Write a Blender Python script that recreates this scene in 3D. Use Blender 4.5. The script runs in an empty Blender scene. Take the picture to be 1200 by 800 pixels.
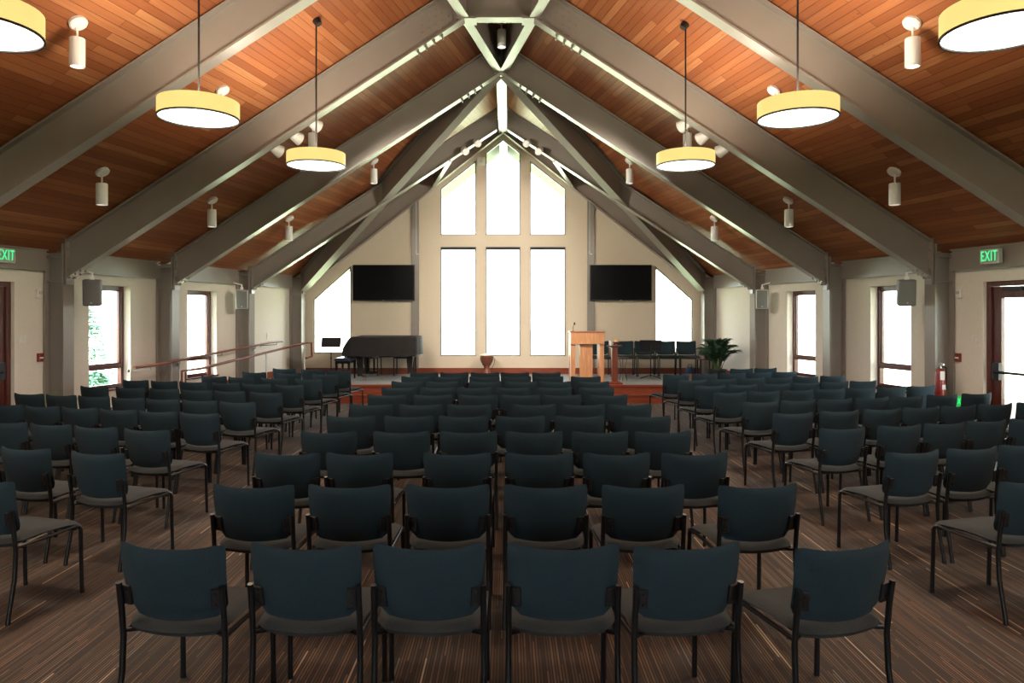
import bpy, bmesh, math, random
from mathutils import Vector, Matrix
random.seed(7)
C = bpy.context.scene.collection
PI = math.pi

# ------------------------------------------------------------------ helpers
class MB:
    """collects shapes into one mesh"""
    def __init__(s): s.v = []; s.f = []; s.sm = []
    def add(s, vs, fs, smooth=False):
        b = len(s.v); s.v += [tuple(v) for v in vs]
        for f in fs:
            s.f.append(tuple(i + b for i in f)); s.sm.append(smooth)
        return s
    def loft(s, loops, caps=True, smooth=False, closed=True):
        n = len(loops[0]); vs = [p for l in loops for p in l]; fs = []
        for k in range(len(loops) - 1):
            for i in range(n if closed else n - 1):
                j = (i + 1) % n
                fs.append((k*n + i, k*n + j, (k+1)*n + j, (k+1)*n + i))
        if caps:
            fs.append(tuple(range(n))[::-1]); fs.append(tuple((len(loops)-1)*n + i for i in range(n)))
        return s.add(vs, fs, smooth)
    def box(s, c, d, rz=0, M=None):
        x, y, z = d[0]/2, d[1]/2, d[2]/2
        R = Matrix.Rotation(rz, 3, 'Z') if M is None else M
        c = Vector(c)
        lo = [c + R @ Vector(p) for p in ((-x,-y,-z),(x,-y,-z),(x,y,-z),(-x,y,-z))]
        hi = [c + R @ Vector(p) for p in ((-x,-y,z),(x,-y,z),(x,y,z),(-x,y,z))]
        return s.loft([lo, hi])
    def prism(s, poly, off):
        """planar polygon pushed along a vector"""
        off = Vector(off); a = [Vector(p) for p in poly]
        return s.loft([a, [p + off for p in a]])
    def rbox(s, c, d, r=.01, seg=3, M=None):
        """box with rounded vertical edges"""
        x, y = d[0]/2 - r, d[1]/2 - r; pl = []
        for cx, cy, a0 in ((x,y,0),(-x,y,90),(-x,-y,180),(x,-y,270)):
            for k in range(seg + 1):
                a = math.radians(a0 + 90*k/seg); pl.append((cx + r*math.cos(a), cy + r*math.sin(a)))
        c = Vector(c); R = M or Matrix.Identity(3)
        e = min(r*.5, d[2]/4)
        def lp(z, q): return [c + R @ Vector((px*(1-q/max(d[0],.001)), py*(1-q/max(d[1],.001)), z)) for px, py in pl]
        return s.loft([lp(-d[2]/2, e*2), lp(-d[2]/2+e, 0), lp(d[2]/2-e, 0), lp(d[2]/2, e*2)])
    def tube(s, pts, r, n=8, caps=True):
        pts = [Vector(p) for p in pts]; loops = []
        rs = r if isinstance(r, (list, tuple)) else [r]*len(pts)
        up = None
        for i, p in enumerate(pts):
            if i == 0: t = pts[1] - p
            elif i == len(pts)-1: t = p - pts[i-1]
            else: t = (pts[i+1] - p).normalized() + (p - pts[i-1]).normalized()
            t.normalize()
            if up is None:
                up = t.orthogonal().normalized()
            else:
                up = (up - t * up.dot(t)).normalized()
            w = t.cross(up)
            loops.append([p + (up*math.cos(2*PI*k/n) + w*math.sin(2*PI*k/n))*rs[i] for k in range(n)])
        return s.loft(loops, caps, True)
    def lathe(s, prof, c=(0,0,0), n=24, M=None, caps=True):
        c = Vector(c); R = M or Matrix.Identity(3)
        loops = [[c + R @ Vector((max(r,1e-4)*math.cos(2*PI*k/n), max(r,1e-4)*math.sin(2*PI*k/n), z)) for k in range(n)] for r, z in prof]
        return s.loft(loops, caps, True)
    def build(s, name, mat, parent=None, sharp=40, loc=None):
        me = bpy.data.meshes.new(name); me.from_pydata(s.v, [], s.f)
        me.polygons.foreach_set('use_smooth', s.sm)
        bm = bmesh.new(); bm.from_mesh(me); bmesh.ops.recalc_face_normals(bm, faces=bm.faces); bm.to_mesh(me); bm.free()
        me.set_sharp_from_angle(angle=math.radians(sharp))
        me.materials.append(mat)
        o = bpy.data.objects.new(name, me); C.objects.link(o)
        if parent is not None: o.parent = parent
        if loc is not None: o.location = loc
        return o

def tag(o, label=None, cat=None, group=None, kind=None):
    if label: o['label'] = label
    if cat: o['category'] = cat
    if group: o['group'] = group
    if kind: o['kind'] = kind
    return o
def thing(name, label, cat, loc=(0,0,0), rz=0, group=None, kind=None):
    o = bpy.data.objects.new(name, None); C.objects.link(o); o.empty_display_size = .1
    o.location = loc; o.rotation_euler = (0, 0, rz)
    return tag(o, label, cat, group, kind)
def kids(o): return [c for c in bpy.data.objects if c.parent == o]
def dup(root, tree, loc, rz, label, group=None):
    """tree: [(child, [grandchildren])]"""
    r = root.copy(); C.objects.link(r); r.location = loc; r.rotation_euler = (0, 0, rz); r['label'] = label
    if group: r['group'] = group
    for ch, gs in tree:
        c = ch.copy(); C.objects.link(c); c.parent = r
        for g in gs:
            d = g.copy(); C.objects.link(d); d.parent = c
    return r
def tree_of(root): return [(c, kids(c)) for c in kids(root)]
def struct(o): o['kind'] = 'structure'; return o

# ------------------------------------------------------------------ materials
def nmat(name):
    m = bpy.data.materials.new(name); m.use_nodes = True
    nt = m.node_tree; b = nt.nodes['Principled BSDF']
    return m, nt, b
def N(nt, typ, **kw):
    n = nt.nodes.new(typ)
    for k, v in kw.items():
        if k.startswith('i_'):
            key = k[2:]; key = int(key) if key.isdigit() else key.replace('_', ' ')
            n.inputs[key].default_value = v
        else: setattr(n, k, v)
    return n
def ramp(nt, stops):
    r = nt.nodes.new('ShaderNodeValToRGB'); cr = r.color_ramp
    while len(cr.elements) < len(stops): cr.elements.new(.5)
    for e, (p, c) in zip(cr.elements, stops): e.position = p; e.color = (*c, 1)
    return r
def plain(name, col, rough=.5, metal=0, var=.12, scale=8, bump=0, bscale=200, coat=0, spec=.5, sheen=0):
    m, nt, b = nmat(name); L = nt.links
    tc = N(nt, 'ShaderNodeTexCoord')
    no = N(nt, 'ShaderNodeTexNoise', i_Scale=scale, i_Detail=4.0); L.new(tc.outputs['Object'], no.inputs['Vector'])
    r = ramp(nt, [(.3, tuple(c*(1-var) for c in col)), (.7, tuple(min(1, c*(1+var)) for c in col))])
    L.new(no.outputs['Fac'], r.inputs['Fac']); L.new(r.outputs['Color'], b.inputs['Base Color'])
    b.inputs['Roughness'].default_value = rough; b.inputs['Metallic'].default_value = metal
    b.inputs['Specular IOR Level'].default_value = spec
    if coat: b.inputs['Coat Weight'].default_value = coat; b.inputs['Coat Roughness'].default_value = .15
    if sheen: b.inputs['Sheen Weight'].default_value = sheen
    if bump:
        n2 = N(nt, 'ShaderNodeTexNoise', i_Scale=bscale, i_Detail=3.0); L.new(tc.outputs['Object'], n2.inputs['Vector'])
        bu = N(nt, 'ShaderNodeBump', i_Strength=bump, i_Distance=.004); L.new(n2.outputs['Fac'], bu.inputs['Height'])
        L.new(bu.outputs['Normal'], b.inputs['Normal'])
    return m
def emit(name, col, s, base=(.8,.8,.8)):
    m, nt, b = nmat(name)
    b.inputs['Base Color'].default_value = (*base, 1); b.inputs['Roughness'].default_value = .5
    b.inputs['Emission Color'].default_value = (*col, 1); b.inputs['Emission Strength'].default_value = s
    return m
def woodmat(name, c1, c2, axis=2, scale=3, rough=.35, coat=.2):
    m, nt, b = nmat(name); L = nt.links
    tc = N(nt, 'ShaderNodeTexCoord'); mp = N(nt, 'ShaderNodeMapping')
    sc = [14, 14, 14]; sc[axis] = 1.2; mp.inputs['Scale'].default_value = sc
    L.new(tc.outputs['Object'], mp.inputs['Vector'])
    no = N(nt, 'ShaderNodeTexNoise', i_Scale=scale, i_Detail=6.0, i_Distortion=.6); L.new(mp.outputs['Vector'], no.inputs['Vector'])
    r = ramp(nt, [(.32, c1), (.68, c2)]); L.new(no.outputs['Fac'], r.inputs['Fac'])
    L.new(r.outputs['Color'], b.inputs['Base Color'])
    b.inputs['Roughness'].default_value = rough; b.inputs['Coat Weight'].default_value = coat
    return m

M = {}
M['steel']   = plain('grey_steel_paint', (.255,.225,.200), .28, var=.05, scale=2)
M['bolt']    = plain('dark_steel', (.10,.10,.10), .4, .6)
M['wall']    = plain('cream_wall_paint', (.75,.70,.62), .85, var=.03, scale=30, bump=.12, bscale=60, spec=.2)
M['endwall'] = plain('tan_wall_paint', (.70,.60,.475), .85, var=.03, scale=30, bump=.12, bscale=60, spec=.2)
M['cherry']  = woodmat('cherry_wood', (.17,.030,.012), (.27,.058,.022), 0)
M['cherry_v']= woodmat('cherry_wood_upright', (.13,.026,.012), (.21,.048,.02), 2)
M['darkwood']= woodmat('dark_red_stained_wood', (.060,.012,.008), (.11,.024,.014), 2, rough=.3)
M['maple']   = woodmat('honey_maple_wood', (.46,.20,.085), (.62,.31,.15), 2, rough=.4)
M['mapleTop']= woodmat('red_brown_maple', (.33,.10,.045), (.42,.15,.07), 0)
M['fabric']  = plain('slate_blue_fabric', (.024,.042,.054), .95, var=.22, scale=300, bump=.25, bscale=900, spec=.12, sheen=.03)
M['seatfab_lit'] = plain('slate_fabric_warm_lit', (.040,.044,.046), .95, var=.25, scale=300, bump=.25, bscale=900, spec=.12, sheen=.03)  # same slate fabric as the backs, with warm lamp light put into the colour
M['tube']    = plain('black_chair_steel', (.010,.011,.013), .38, .2)
M['blackpl'] = plain('black_plastic', (.012,.012,.014), .45)
M['white']   = plain('white_lamp_enamel', (.82,.82,.80), .35, var=.02)
M['plate']   = plain('white_plastic', (.8,.78,.72), .4, var=.02)
M['grey_pl'] = plain('grey_speaker_plastic', (.16,.16,.155), .55, var=.08, scale=120)
M['lgrey_pl']= plain('pale_speaker_case', (.55,.55,.52), .5, var=.05)
M['screen']  = plain('black_screen_glass', (.004,.004,.005), .4, var=.0, spec=.1)
M['cover']   = plain('brown_black_quilted_cover', (.010,.0065,.0055), .8, var=.3, scale=9, bump=.4, bscale=25)
M['piano']   = plain('black_lacquer', (.008,.008,.009), .15, coat=.6)
M['leather'] = plain('blue_black_leather', (.014,.022,.034), .35, bump=.2, bscale=60)
M['chrome']  = plain('chrome', (.75,.75,.74), .15, 1, var=.02)
M['red']     = plain('red_enamel', (.22,.012,.009), .3, coat=.3)
M['paper']   = plain('white_label_paper', (.8,.8,.76), .8, var=.03)
M['candle']  = plain('white_wax', (.85,.80,.70), .6, var=.03)
M['bowl']    = plain('amber_bowl', (.75,.45,.2), .3)
M['drumskin']= plain('pale_drum_skin', (.78,.74,.66), .7)
M['drumwood']= woodmat('carved_drum_wood', (.10,.022,.010), (.24,.065,.028), 2)
M['rope']    = plain('dark_rope', (.06,.045,.03), .9)
M['leaf']    = plain('palm_leaf', (.018,.060,.026), .5, var=.4, scale=5)
M['stem']    = plain('palm_stem', (.06,.09,.03), .6)
M['pot']     = plain('dark_slate_pot', (.016,.022,.028), .4)
M['soil']    = plain('potting_soil', (.03,.02,.014), 1, var=.4, scale=60)
M['bluecl']  = plain('dark_blue_cloth', (.012,.035,.085), .9)
M['boxwood'] = woodmat('brown_box_wood', (.20,.085,.045), (.30,.14,.07), 0)
M['cord']    = plain('black_cord', (.012,.010,.009), .6)
M['wcord']   = plain('white_cord', (.7,.68,.62), .6)
M['greyfr']  = plain('grey_window_frame', (.16,.16,.15), .4)
M['shadebl'] = plain('charcoal_blind', (.035,.04,.045), .8)
M['stagecar']= plain('grey_stage_carpet', (.29,.30,.31), .9, var=.3, scale=120, bump=.3, bscale=500)
M['signbox'] = plain('pale_sign_case', (.62,.62,.58), .5, var=.03)
M['signface']= plain('grey_sign_face', (.30,.36,.31), .5, var=.03)
M['green']   = emit('green_exit_letters', (.05,.85,.28), .62, (.05,.4,.15))
M['greenlow']= emit('green_low_exit_face', (.02,.55,.09), .4, (.02,.3,.05))
M['diffuser']= emit('lit_lamp_diffuser', (1,.97,.88), 1.6, (.9,.9,.88))
M['shade']   = emit('lit_yellow_lamp_shade', (.95,.80,.27), .44, (.5,.42,.16))
M['lens']    = emit('lit_lens', (1,.95,.85), 1.3)
M['ring']    = plain('dark_bronze_ring', (.05,.045,.04), .4, .5)
M['extpaint']= plain('olive_stained_soffit', (.055,.065,.032), .7, var=.15)
M['lawn']    = plain('pale_sunlit_lawn', (.66,.76,.48), .95, var=.1, scale=.6)
M['needles'] = plain('blue_green_needles', (.10,.26,.17), .8, var=.4, scale=4)
M['trunk']   = plain('bark', (.12,.08,.05), .9)

# glass pane: mostly clear with a faint reflection
def glassmat():
    m = bpy.data.materials.new('clear_window_glass'); m.use_nodes = True; nt = m.node_tree
    for n in list(nt.nodes): nt.nodes.remove(n)
    o = N(nt, 'ShaderNodeOutputMaterial'); mx = N(nt, 'ShaderNodeMixShader', i_0=.05)
    t = N(nt, 'ShaderNodeBsdfTransparent'); g = N(nt, 'ShaderNodeBsdfGlossy', i_Roughness=.03)
    t.inputs[0].default_value = (.96,.98,.97,1)
    nt.links.new(t.outputs[0], mx.inputs[1]); nt.links.new(g.outputs[0], mx.inputs[2]); nt.links.new(mx.outputs[0], o.inputs[0])
    return m
M['glass'] = glassmat()

# cedar deck boards, laid along the eaves; uses the UV map (metres)
def deckmat():
    m, nt, b = nmat('cedar_roof_boards'); L = nt.links
    uv = N(nt, 'ShaderNodeUVMap', uv_map='boards')
    sx = N(nt, 'ShaderNodeSeparateXYZ'); L.new(uv.outputs[0], sx.inputs[0])
    br = N(nt, 'ShaderNodeTexBrick', offset=.37, offset_frequency=2, squash=1.0)
    br.inputs['Scale'].default_value = 1; br.inputs['Brick Width'].default_value = 2.6; br.inputs['Row Height'].default_value = .105
    br.inputs['Mortar Size'].default_value = .0035; br.inputs['Mortar Smooth'].default_value = .3; br.inputs['Bias'].default_value = 0
    br.inputs['Color1'].default_value = (0,0,0,1); br.inputs['Color2'].default_value = (1,1,1,1); br.inputs['Mortar'].default_value = (.5,.5,.5,1)
    L.new(uv.outputs[0], br.inputs['Vector'])
    mp = N(nt, 'ShaderNodeMapping'); mp.inputs['Scale'].default_value = (.9, 26, 1); L.new(uv.outputs[0], mp.inputs['Vector'])
    gr = N(nt, 'ShaderNodeTexNoise', i_Scale=1.6, i_Detail=6.0, i_Distortion=.4); L.new(mp.outputs[0], gr.inputs['Vector'])
    # knots
    vo = N(nt, 'ShaderNodeTexVoronoi', i_Scale=3.6); mpk = N(nt, 'ShaderNodeMapping'); mpk.inputs['Scale'].default_value = (.8, 1.6, 1)
    L.new(uv.outputs[0], mpk.inputs['Vector']); L.new(mpk.outputs[0], vo.inputs['Vector'])
    kr = ramp(nt, [(.03, (1,1,1)), (.07, (0,0,0))]); L.new(vo.outputs['Distance'], kr.inputs['Fac'])
    r = ramp(nt, [(.0, (.215,.062,.022)), (.5, (.30,.098,.035)), (.76, (.37,.135,.052)), (.92, (.48,.22,.095))])
    mx = N(nt, 'ShaderNodeMath', operation='MULTIPLY_ADD'); mx.inputs[1].default_value = .62; L.new(br.outputs['Color'], mx.inputs[0])
    g2 = N(nt, 'ShaderNodeMath', operation='MULTIPLY'); g2.inputs[1].default_value = .45; L.new(gr.outputs['Fac'], g2.inputs[0])
    L.new(g2.outputs[0], mx.inputs[2]); L.new(mx.outputs[0], r.inputs['Fac'])
    mk = N(nt, 'ShaderNodeMix', data_type='RGBA'); mk.inputs['B'].default_value = (.10,.03,.012,1)
    kk = N(nt, 'ShaderNodeMath', operation='MULTIPLY'); kk.inputs[1].default_value = .75; L.new(kr.outputs['Color'], kk.inputs[0])
    L.new(kk.outputs[0], mk.inputs['Factor']); L.new(r.outputs['Color'], mk.inputs['A'])
    mo = N(nt, 'ShaderNodeMix', data_type='RGBA'); mo.inputs['B'].default_value = (.09,.025,.010,1)
    L.new(br.outputs['Fac'], mo.inputs['Factor']); L.new(mk.outputs['Result'], mo.inputs['A'])
    L.new(mo.outputs['Result'], b.inputs['Base Color']); b.inputs['Roughness'].default_value = .42
    b.inputs['Specular IOR Level'].default_value = .4
    bu = N(nt, 'ShaderNodeBump', i_Strength=.5, i_Distance=.006, invert=True); L.new(br.outputs['Fac'], bu.inputs['Height']); L.new(bu.outputs[0], b.inputs['Normal'])
    return m
M['deck'] = deckmat()

# striped carpet: fine lines running towards the stage with scattered pale dashes
def carpetmat():
    m, nt, b = nmat('striped_brown_carpet'); L = nt.links
    tc = N(nt, 'ShaderNodeTexCoord'); sx = N(nt, 'ShaderNodeSeparateXYZ'); L.new(tc.outputs['Object'], sx.inputs[0])
    def mth(op, a, bb=None, c=None):
        n = N(nt, 'ShaderNodeMath', operation=op)
        for i, q in enumerate((a, bb, c)):
            if q is None: continue
            if isinstance(q, (int, float)): n.inputs[i].default_value = q
            else: L.new(q, n.inputs[i])
        return n.outputs[0]
    col = mth('FLOOR', mth('MULTIPLY', sx.outputs[0], 62))
    wn = N(nt, 'ShaderNodeTexWhiteNoise', noise_dimensions='1D'); L.new(col, wn.inputs['W'])
    row = mth('FLOOR', mth('MULTIPLY_ADD', sx.outputs[1], 1.7, mth('MULTIPLY', wn.outputs['Value'], 40)))
    cb = N(nt, 'ShaderNodeCombineXYZ'); L.new(col, cb.inputs[0]); L.new(row, cb.inputs[1])
    w2 = N(nt, 'ShaderNodeTexWhiteNoise', noise_dimensions='2D'); L.new(cb.outputs[0], w2.inputs['Vector'])
    r = ramp(nt, [(.0, (.038,.024,.017)), (.28, (.072,.042,.026)), (.62, (.103,.059,.035)), (.86, (.15,.088,.054)), (.955, (.13,.12,.105)), (.977, (.38,.28,.19))])
    r.color_ramp.interpolation = 'CONSTANT'
    L.new(w2.outputs['Value'], r.inputs['Fac'])
    # gap between ribs
    fr = mth('FRACT', mth('MULTIPLY', sx.outputs[0], 62)); gap = mth('GREATER_THAN', fr, .58)
    mg = N(nt, 'ShaderNodeMix', data_type='RGBA'); mg.inputs['B'].default_value = (.020,.014,.011,1)
    L.new(gap, mg.inputs['Factor']); L.new(r.outputs['Color'], mg.inputs['A'])
    # broad grey-brown drift between the tiles
    tl = N(nt, 'ShaderNodeTexNoise', i_Scale=.9, i_Detail=2.0); L.new(tc.outputs['Object'], tl.inputs['Vector'])
    tr = ramp(nt, [(.42, (1.0,.93,.86)), (.6, (.92,1.0,1.05))]); L.new(tl.outputs['Fac'], tr.inputs['Fac'])
    ml = N(nt, 'ShaderNodeMix', data_type='RGBA', blend_type='MULTIPLY'); ml.inputs['Factor'].default_value = 1
    L.new(mg.outputs['Result'], ml.inputs['A']); L.new(tr.outputs['Color'], ml.inputs['B'])
    L.new(ml.outputs['Result'], b.inputs['Base Color']); b.inputs['Roughness'].default_value = .8
    b.inputs['Specular IOR Level'].default_value = .35; b.inputs['Sheen Weight'].default_value = .04; b.inputs['Sheen Roughness'].default_value = .4
    return m
M['carpet'] = carpetmat()

# ------------------------------------------------------------------ building geometry
Y0, ZA0, ZA, ZB, ZC, ZD, YE, YO = -5.0, 8.45, 10.9, 13.32, 15.81, 18.1, 18.3, 22.3
SL = .652; EZ = 2.965; ST = .345
def W(y): return 8.732 - .2075*y            # column face, half width
ZR = EZ + SL*W(ZB); WD = W(ZD); S2 = (ZR - EZ)/WD
def deck_z(x, y):
    x = abs(x)
    if y <= ZB: return min(ZR, EZ + SL*(W(y) - x))
    if y >= ZD: return ZR - S2*x if x < WD else EZ - SL*(x - WD)
    xc = WD*(y - ZB)/(ZD - ZB)
    return ZR - S2*x if x <= xc else EZ + SL*(W(y) - x)

# ceiling
def make_ceiling():
    polys = []
    for s in (-1, 1):
        e0 = W(Y0) + .9; e1 = W(ZD) + .9
        polys.append([(s*e0, Y0), (s*e1, ZD), (s*WD, ZD), (0, ZB), (s*(W(Y0)-W(ZB)), Y0)])
        polys.append([(0, ZB), (s*WD, ZD), (0, ZD)])
    w0 = W(Y0) - W(ZB)
    polys.append([(-w0, Y0), (0, ZB), (w0, Y0)])
    me = bpy.data.meshes.new('ceiling'); bm = bmesh.new(); uvl = bm.loops.layers.uv.new('boards')
    for k, pl in enumerate(polys):
        pts = []
        for x, y in pl:
            if k < 4 and k % 2 == 0:
                z = EZ + SL*(W(y) - abs(x))
            else: z = ZR - S2*abs(x) if k < 4 else ZR
            pts.append(Vector((x, y, z)))
        s = -1 if k < 2 else 1
        e = Vector((-s*.2075, 1, 0)).normalized() if k < 4 else Vector((0, 1, 0))
        f = None
        lo = [bm.verts.new(p) for p in pts]; hi = [bm.verts.new(p + Vector((0,0,.14))) for p in pts]
        f = bm.faces.new(lo); n = (pts[1]-pts[0]).cross(pts[-1]-pts[0]).normalized()
        ax = n.cross(e).normalized()
        for lp in f.loops: lp[uvl].uv = (lp.vert.co.dot(e) + 3.1*k, lp.vert.co.dot(ax) + .7*k)
        bm.faces.new(hi[::-1])
        for i in range(len(lo)):
            j = (i+1) % len(lo); bm.faces.new((lo[i], hi[i], hi[j], lo[j]))
    bmesh.ops.recalc_face_normals(bm, faces=bm.faces); bm.to_mesh(me); bm.free()
    me.materials.append(M['deck']); o = bpy.data.objects.new('ceiling', me); C.objects.link(o); struct(o)
    # outside overhang beyond the end wall
    mb = MB()
    for s in (-1, 1):
        a = [(0, ZD-.002, ZR), (s*WD, ZD-.002, EZ), (s*(WD+.9), ZD-.002, EZ-.9*SL), (s*(WD+.9), ZD-.002, EZ-.9*SL+.2), (s*WD, ZD-.002, EZ+.2), (0, ZD-.002, ZR+.2)]
        mb.prism(a, (0, YO-ZD, 0))
    struct(mb.build('roof_overhang', M['extpaint']))
make_ceiling()

# floor
mb = MB(); mb.box((0, 6.8, -.1), (22, 23.8, .2)); struct(mb.build('floor', M['carpet']))

# side walls with openings (y0, y1, z0, z1)
OPEN = [(9.1, 10.33, 0, 2.31), (11.68, 12.60, .60, 2.33), (14.12, 15.05, .60, 2.32)]
def wx(s, y, n=0): return s*(W(y) + .31 + n)
TH = .24
def wall_block(mb, s, y0, y1, z0, z1, n0=0, n1=TH, slope=False):
    dz = -SL*TH if slope else 0
    lo = [(wx(s,y0,n0), y0, z0), (wx(s,y1,n0), y1, z0), (wx(s,y1,n1), y1, z0), (wx(s,y0,n1), y0, z0)]
    hi = [(wx(s,y0,n0), y0, z1), (wx(s,y1,n0), y1, z1), (wx(s,y1,n1), y1, z1+dz), (wx(s,y0,n1), y0, z1+dz)]
    mb.loft([lo, hi])
WT = EZ - SL*.31 + .02
for s, nm in ((-1, 'wall_left'), (1, 'wall_right')):
    mb = MB(); y = Y0
    for a, b, z0, z1 in OPEN:
        wall_block(mb, s, y, a, 0, WT, slope=True)
        if z0 > 0: wall_block(mb, s, a, b, 0, z0)
        wall_block(mb, s, a, b, z1, WT, slope=True); y = b
    wall_block(mb, s, y, YE, 0, WT, slope=True)
    struct(mb.build(nm, M['wall']))

# end wall
def strip(mb, x0, x1, zb, zt, y0=YE, y1=YE+.22):
    pl = [(x0, zb[0]), (x1, zb[1]), (x1, zt[1]), (x0, zt[0])]
    mb.prism([(x, y0, z) for x, z in pl], (0, y1-y0, 0))
def top(x): return ZR - S2*abs(x) + .03
def gl(x): return 6.27 - .79*abs(x)
def sl2(x): return 3.07 - .895*(abs(x) - 3.84)
mb = MB()
for s in (-1, 1):
    def st(a, b, zb, zt): strip(mb, s*a, s*b, zb, zt)
    for a, b in ((0, .44), (.68, 1.58)):
        st(a, b, (0, 0), (.795, .795)); st(a, b, (3.55, 3.55), (3.85, 3.85)); st(a, b, (gl(a), gl(b)), (top(a), top(b)))
    st(.44, .68, (0, 0), (top(.44), top(.68))); st(1.58, 3.84, (0, 0), (top(1.58), top(3.84)))
    st(3.84, 4.79, (0, 0), (.86, .86)); st(3.84, 4.79, (sl2(3.84), sl2(4.79)), (top(3.84), top(4.79)))
    st(4.79, WD+.55, (0, 0), (top(4.79), EZ - SL*.55 + .03))
wf = struct(mb.build('wall_front', M['endwall']))
# rear wall behind the camera; its window is added to daylight the near chairs
mb = MB(); XR = [(-1.6,1.6)]
x = -(W(Y0)+.6)
def rb(x0, x1, z0, z1): mb.prism([(x0, Y0-.2, z0), (x1, Y0-.2, z0), (x1, Y0-.2, z1), (x0, Y0-.2, z1)], (0, .2, 0))
for a, b in XR:
    rb(x, a, 0, 7.2); rb(a, b, 0, .7); rb(a, b, 2.9, 7.2); x = b
rb(x, W(Y0)+.6, 0, 7.2)
struct(mb.build('wall_back', M['wall']))
# ------------------------------------------------------------------ windows
def frame_quad(mb, P, t, dep):
    """frame around polygon P (list of Vector), t wide, pushed by vector dep"""
    P = [Vector(p) for p in P]; n = len(P); c = sum(P, Vector())/n
    nor = (P[1]-P[0]).cross(P[2]-P[1]).normalized()
    inn = []
    for i in range(n):
        a = (P[i]-P[i-1]).normalized(); b = (P[(i+1)%n]-P[i]).normalized()
        na = nor.cross(a); nb = nor.cross(b)
        k = (na + nb); k = k/(1 + na.dot(nb)); inn.append(P[i] + k*t)
    if (inn[0]-c).length > (P[0]-c).length:
        inn = [P[i]*2 - inn[i] for i in range(n)]
    for i in range(n):
        j = (i+1) % n
        mb.prism([P[i], P[j], inn[j], inn[i]], dep)
    return inn
wn = 0
for s in (-1, 1):
    for (a, b, z0, z1) in OPEN[1:]:
        wn += 1
        q = lambda y, z, n: Vector((wx(s, y, n), y, z))
        mb = MB(); n0 = .12
        dep = Vector((s*.07, 0, 0))
        inn = frame_quad(mb, [q(a,z0,n0), q(b,z0,n0), q(b,z1,n0), q(a,z1,n0)], .06, dep)
        zt = .955
        mb.prism([q(a+.05,zt-.035,n0-.005), q(b-.05,zt-.035,n0-.005), q(b-.05,zt+.035,n0-.005), q(a+.05,zt+.035,n0-.005)], dep)
        w = struct(mb.build('window_%d' % wn, M['darkwood']))
        mb = MB(); frame_quad(mb, [q(a+.06,zt+.035,n0+.015), q(b-.06,zt+.035,n0+.015), q(b-.06,z1-.06,n0+.015), q(a+.06,z1-.06,n0+.015)], .03, Vector((s*.04,0,0)))
        mb.build('sash', M['darkwood'], w)
        mb = MB(); mb.prism([q(a+.05,z0+.05,n0+.035), q(b-.05,z0+.05,n0+.035), q(b-.05,z1-.05,n0+.035), q(a+.05,z1-.05,n0+.035)], (s*.006,0,0))
        mb.build('pane', M['glass'], w)
        mb = MB(); mb.prism([q(a-.03,z0-.03,-.03), q(b+.03,z0-.03,-.03), q(b+.03,z0,-.03), q(a-.03,z0,-.03)], (s*.16,0,0))
        mb.build('sill', M['darkwood'], w)
yw = YE + .03
wins = []
for s in (-1, 1):
    wins.append(('side', s, [(s*3.84,.86), (s*4.79,.86), (s*4.79,sl2(4.79)), (s*3.84,sl2(3.84))]))
    wins.append(('low', s, [(s*.68,.795), (s*1.58,.795), (s*1.58,3.55), (s*.68,3.55)]))
    wins.append(('high', s, [(s*.68,3.85), (s*1.58,3.85), (s*1.58,gl(1.58)), (s*.68,gl(.68))]))
wins.append(('low', 0, [(-.44,.795), (.44,.795), (.44,3.55), (-.44,3.55)]))
wins.append(('high', 0, [(-.44,3.85), (.44,3.85), (.44,gl(.44)), (0,gl(0)), (-.44,gl(.44))]))
for kind, s, pl in wins:
    wn += 1; mb = MB(); P = [Vector((x, yw, z)) for x, z in pl]
    frame_quad(mb, P, .028, Vector((0,.07,0)))
    w = struct(mb.build('window_%d' % wn, M['greyfr']))
    mb = MB(); mb.prism([p + Vector((0,.035,0)) for p in P], (0,.006,0)); mb.build('pane', M['glass'], w)
    if kind == 'low':
        x0, x1 = min(p.x for p in P), max(p.x for p in P)
        mb = MB(); mb.tube([(x0+.02, yw-.01, 3.50), (x1-.02, yw-.01, 3.50)], .034, 12)
        mb.build('roller_blind', M['shadebl'], w)
for i, (a, b) in enumerate(XR):  # added rear window, never in view, brightens the near chair backs
    wn += 1; mb = MB(); P = [Vector((a,Y0-.1,.7)), Vector((b,Y0-.1,.7)), Vector((b,Y0-.1,2.9)), Vector((a,Y0-.1,2.9))]
    frame_quad(mb, P, .06, Vector((0,.07,0))); w = struct(mb.build('window_%d' % wn, M['darkwood']))
    mb = MB(); mb.prism([p + Vector((0,.03,0)) for p in P], (0,.006,0)); mb.build('pane', M['glass'], w)

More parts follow.
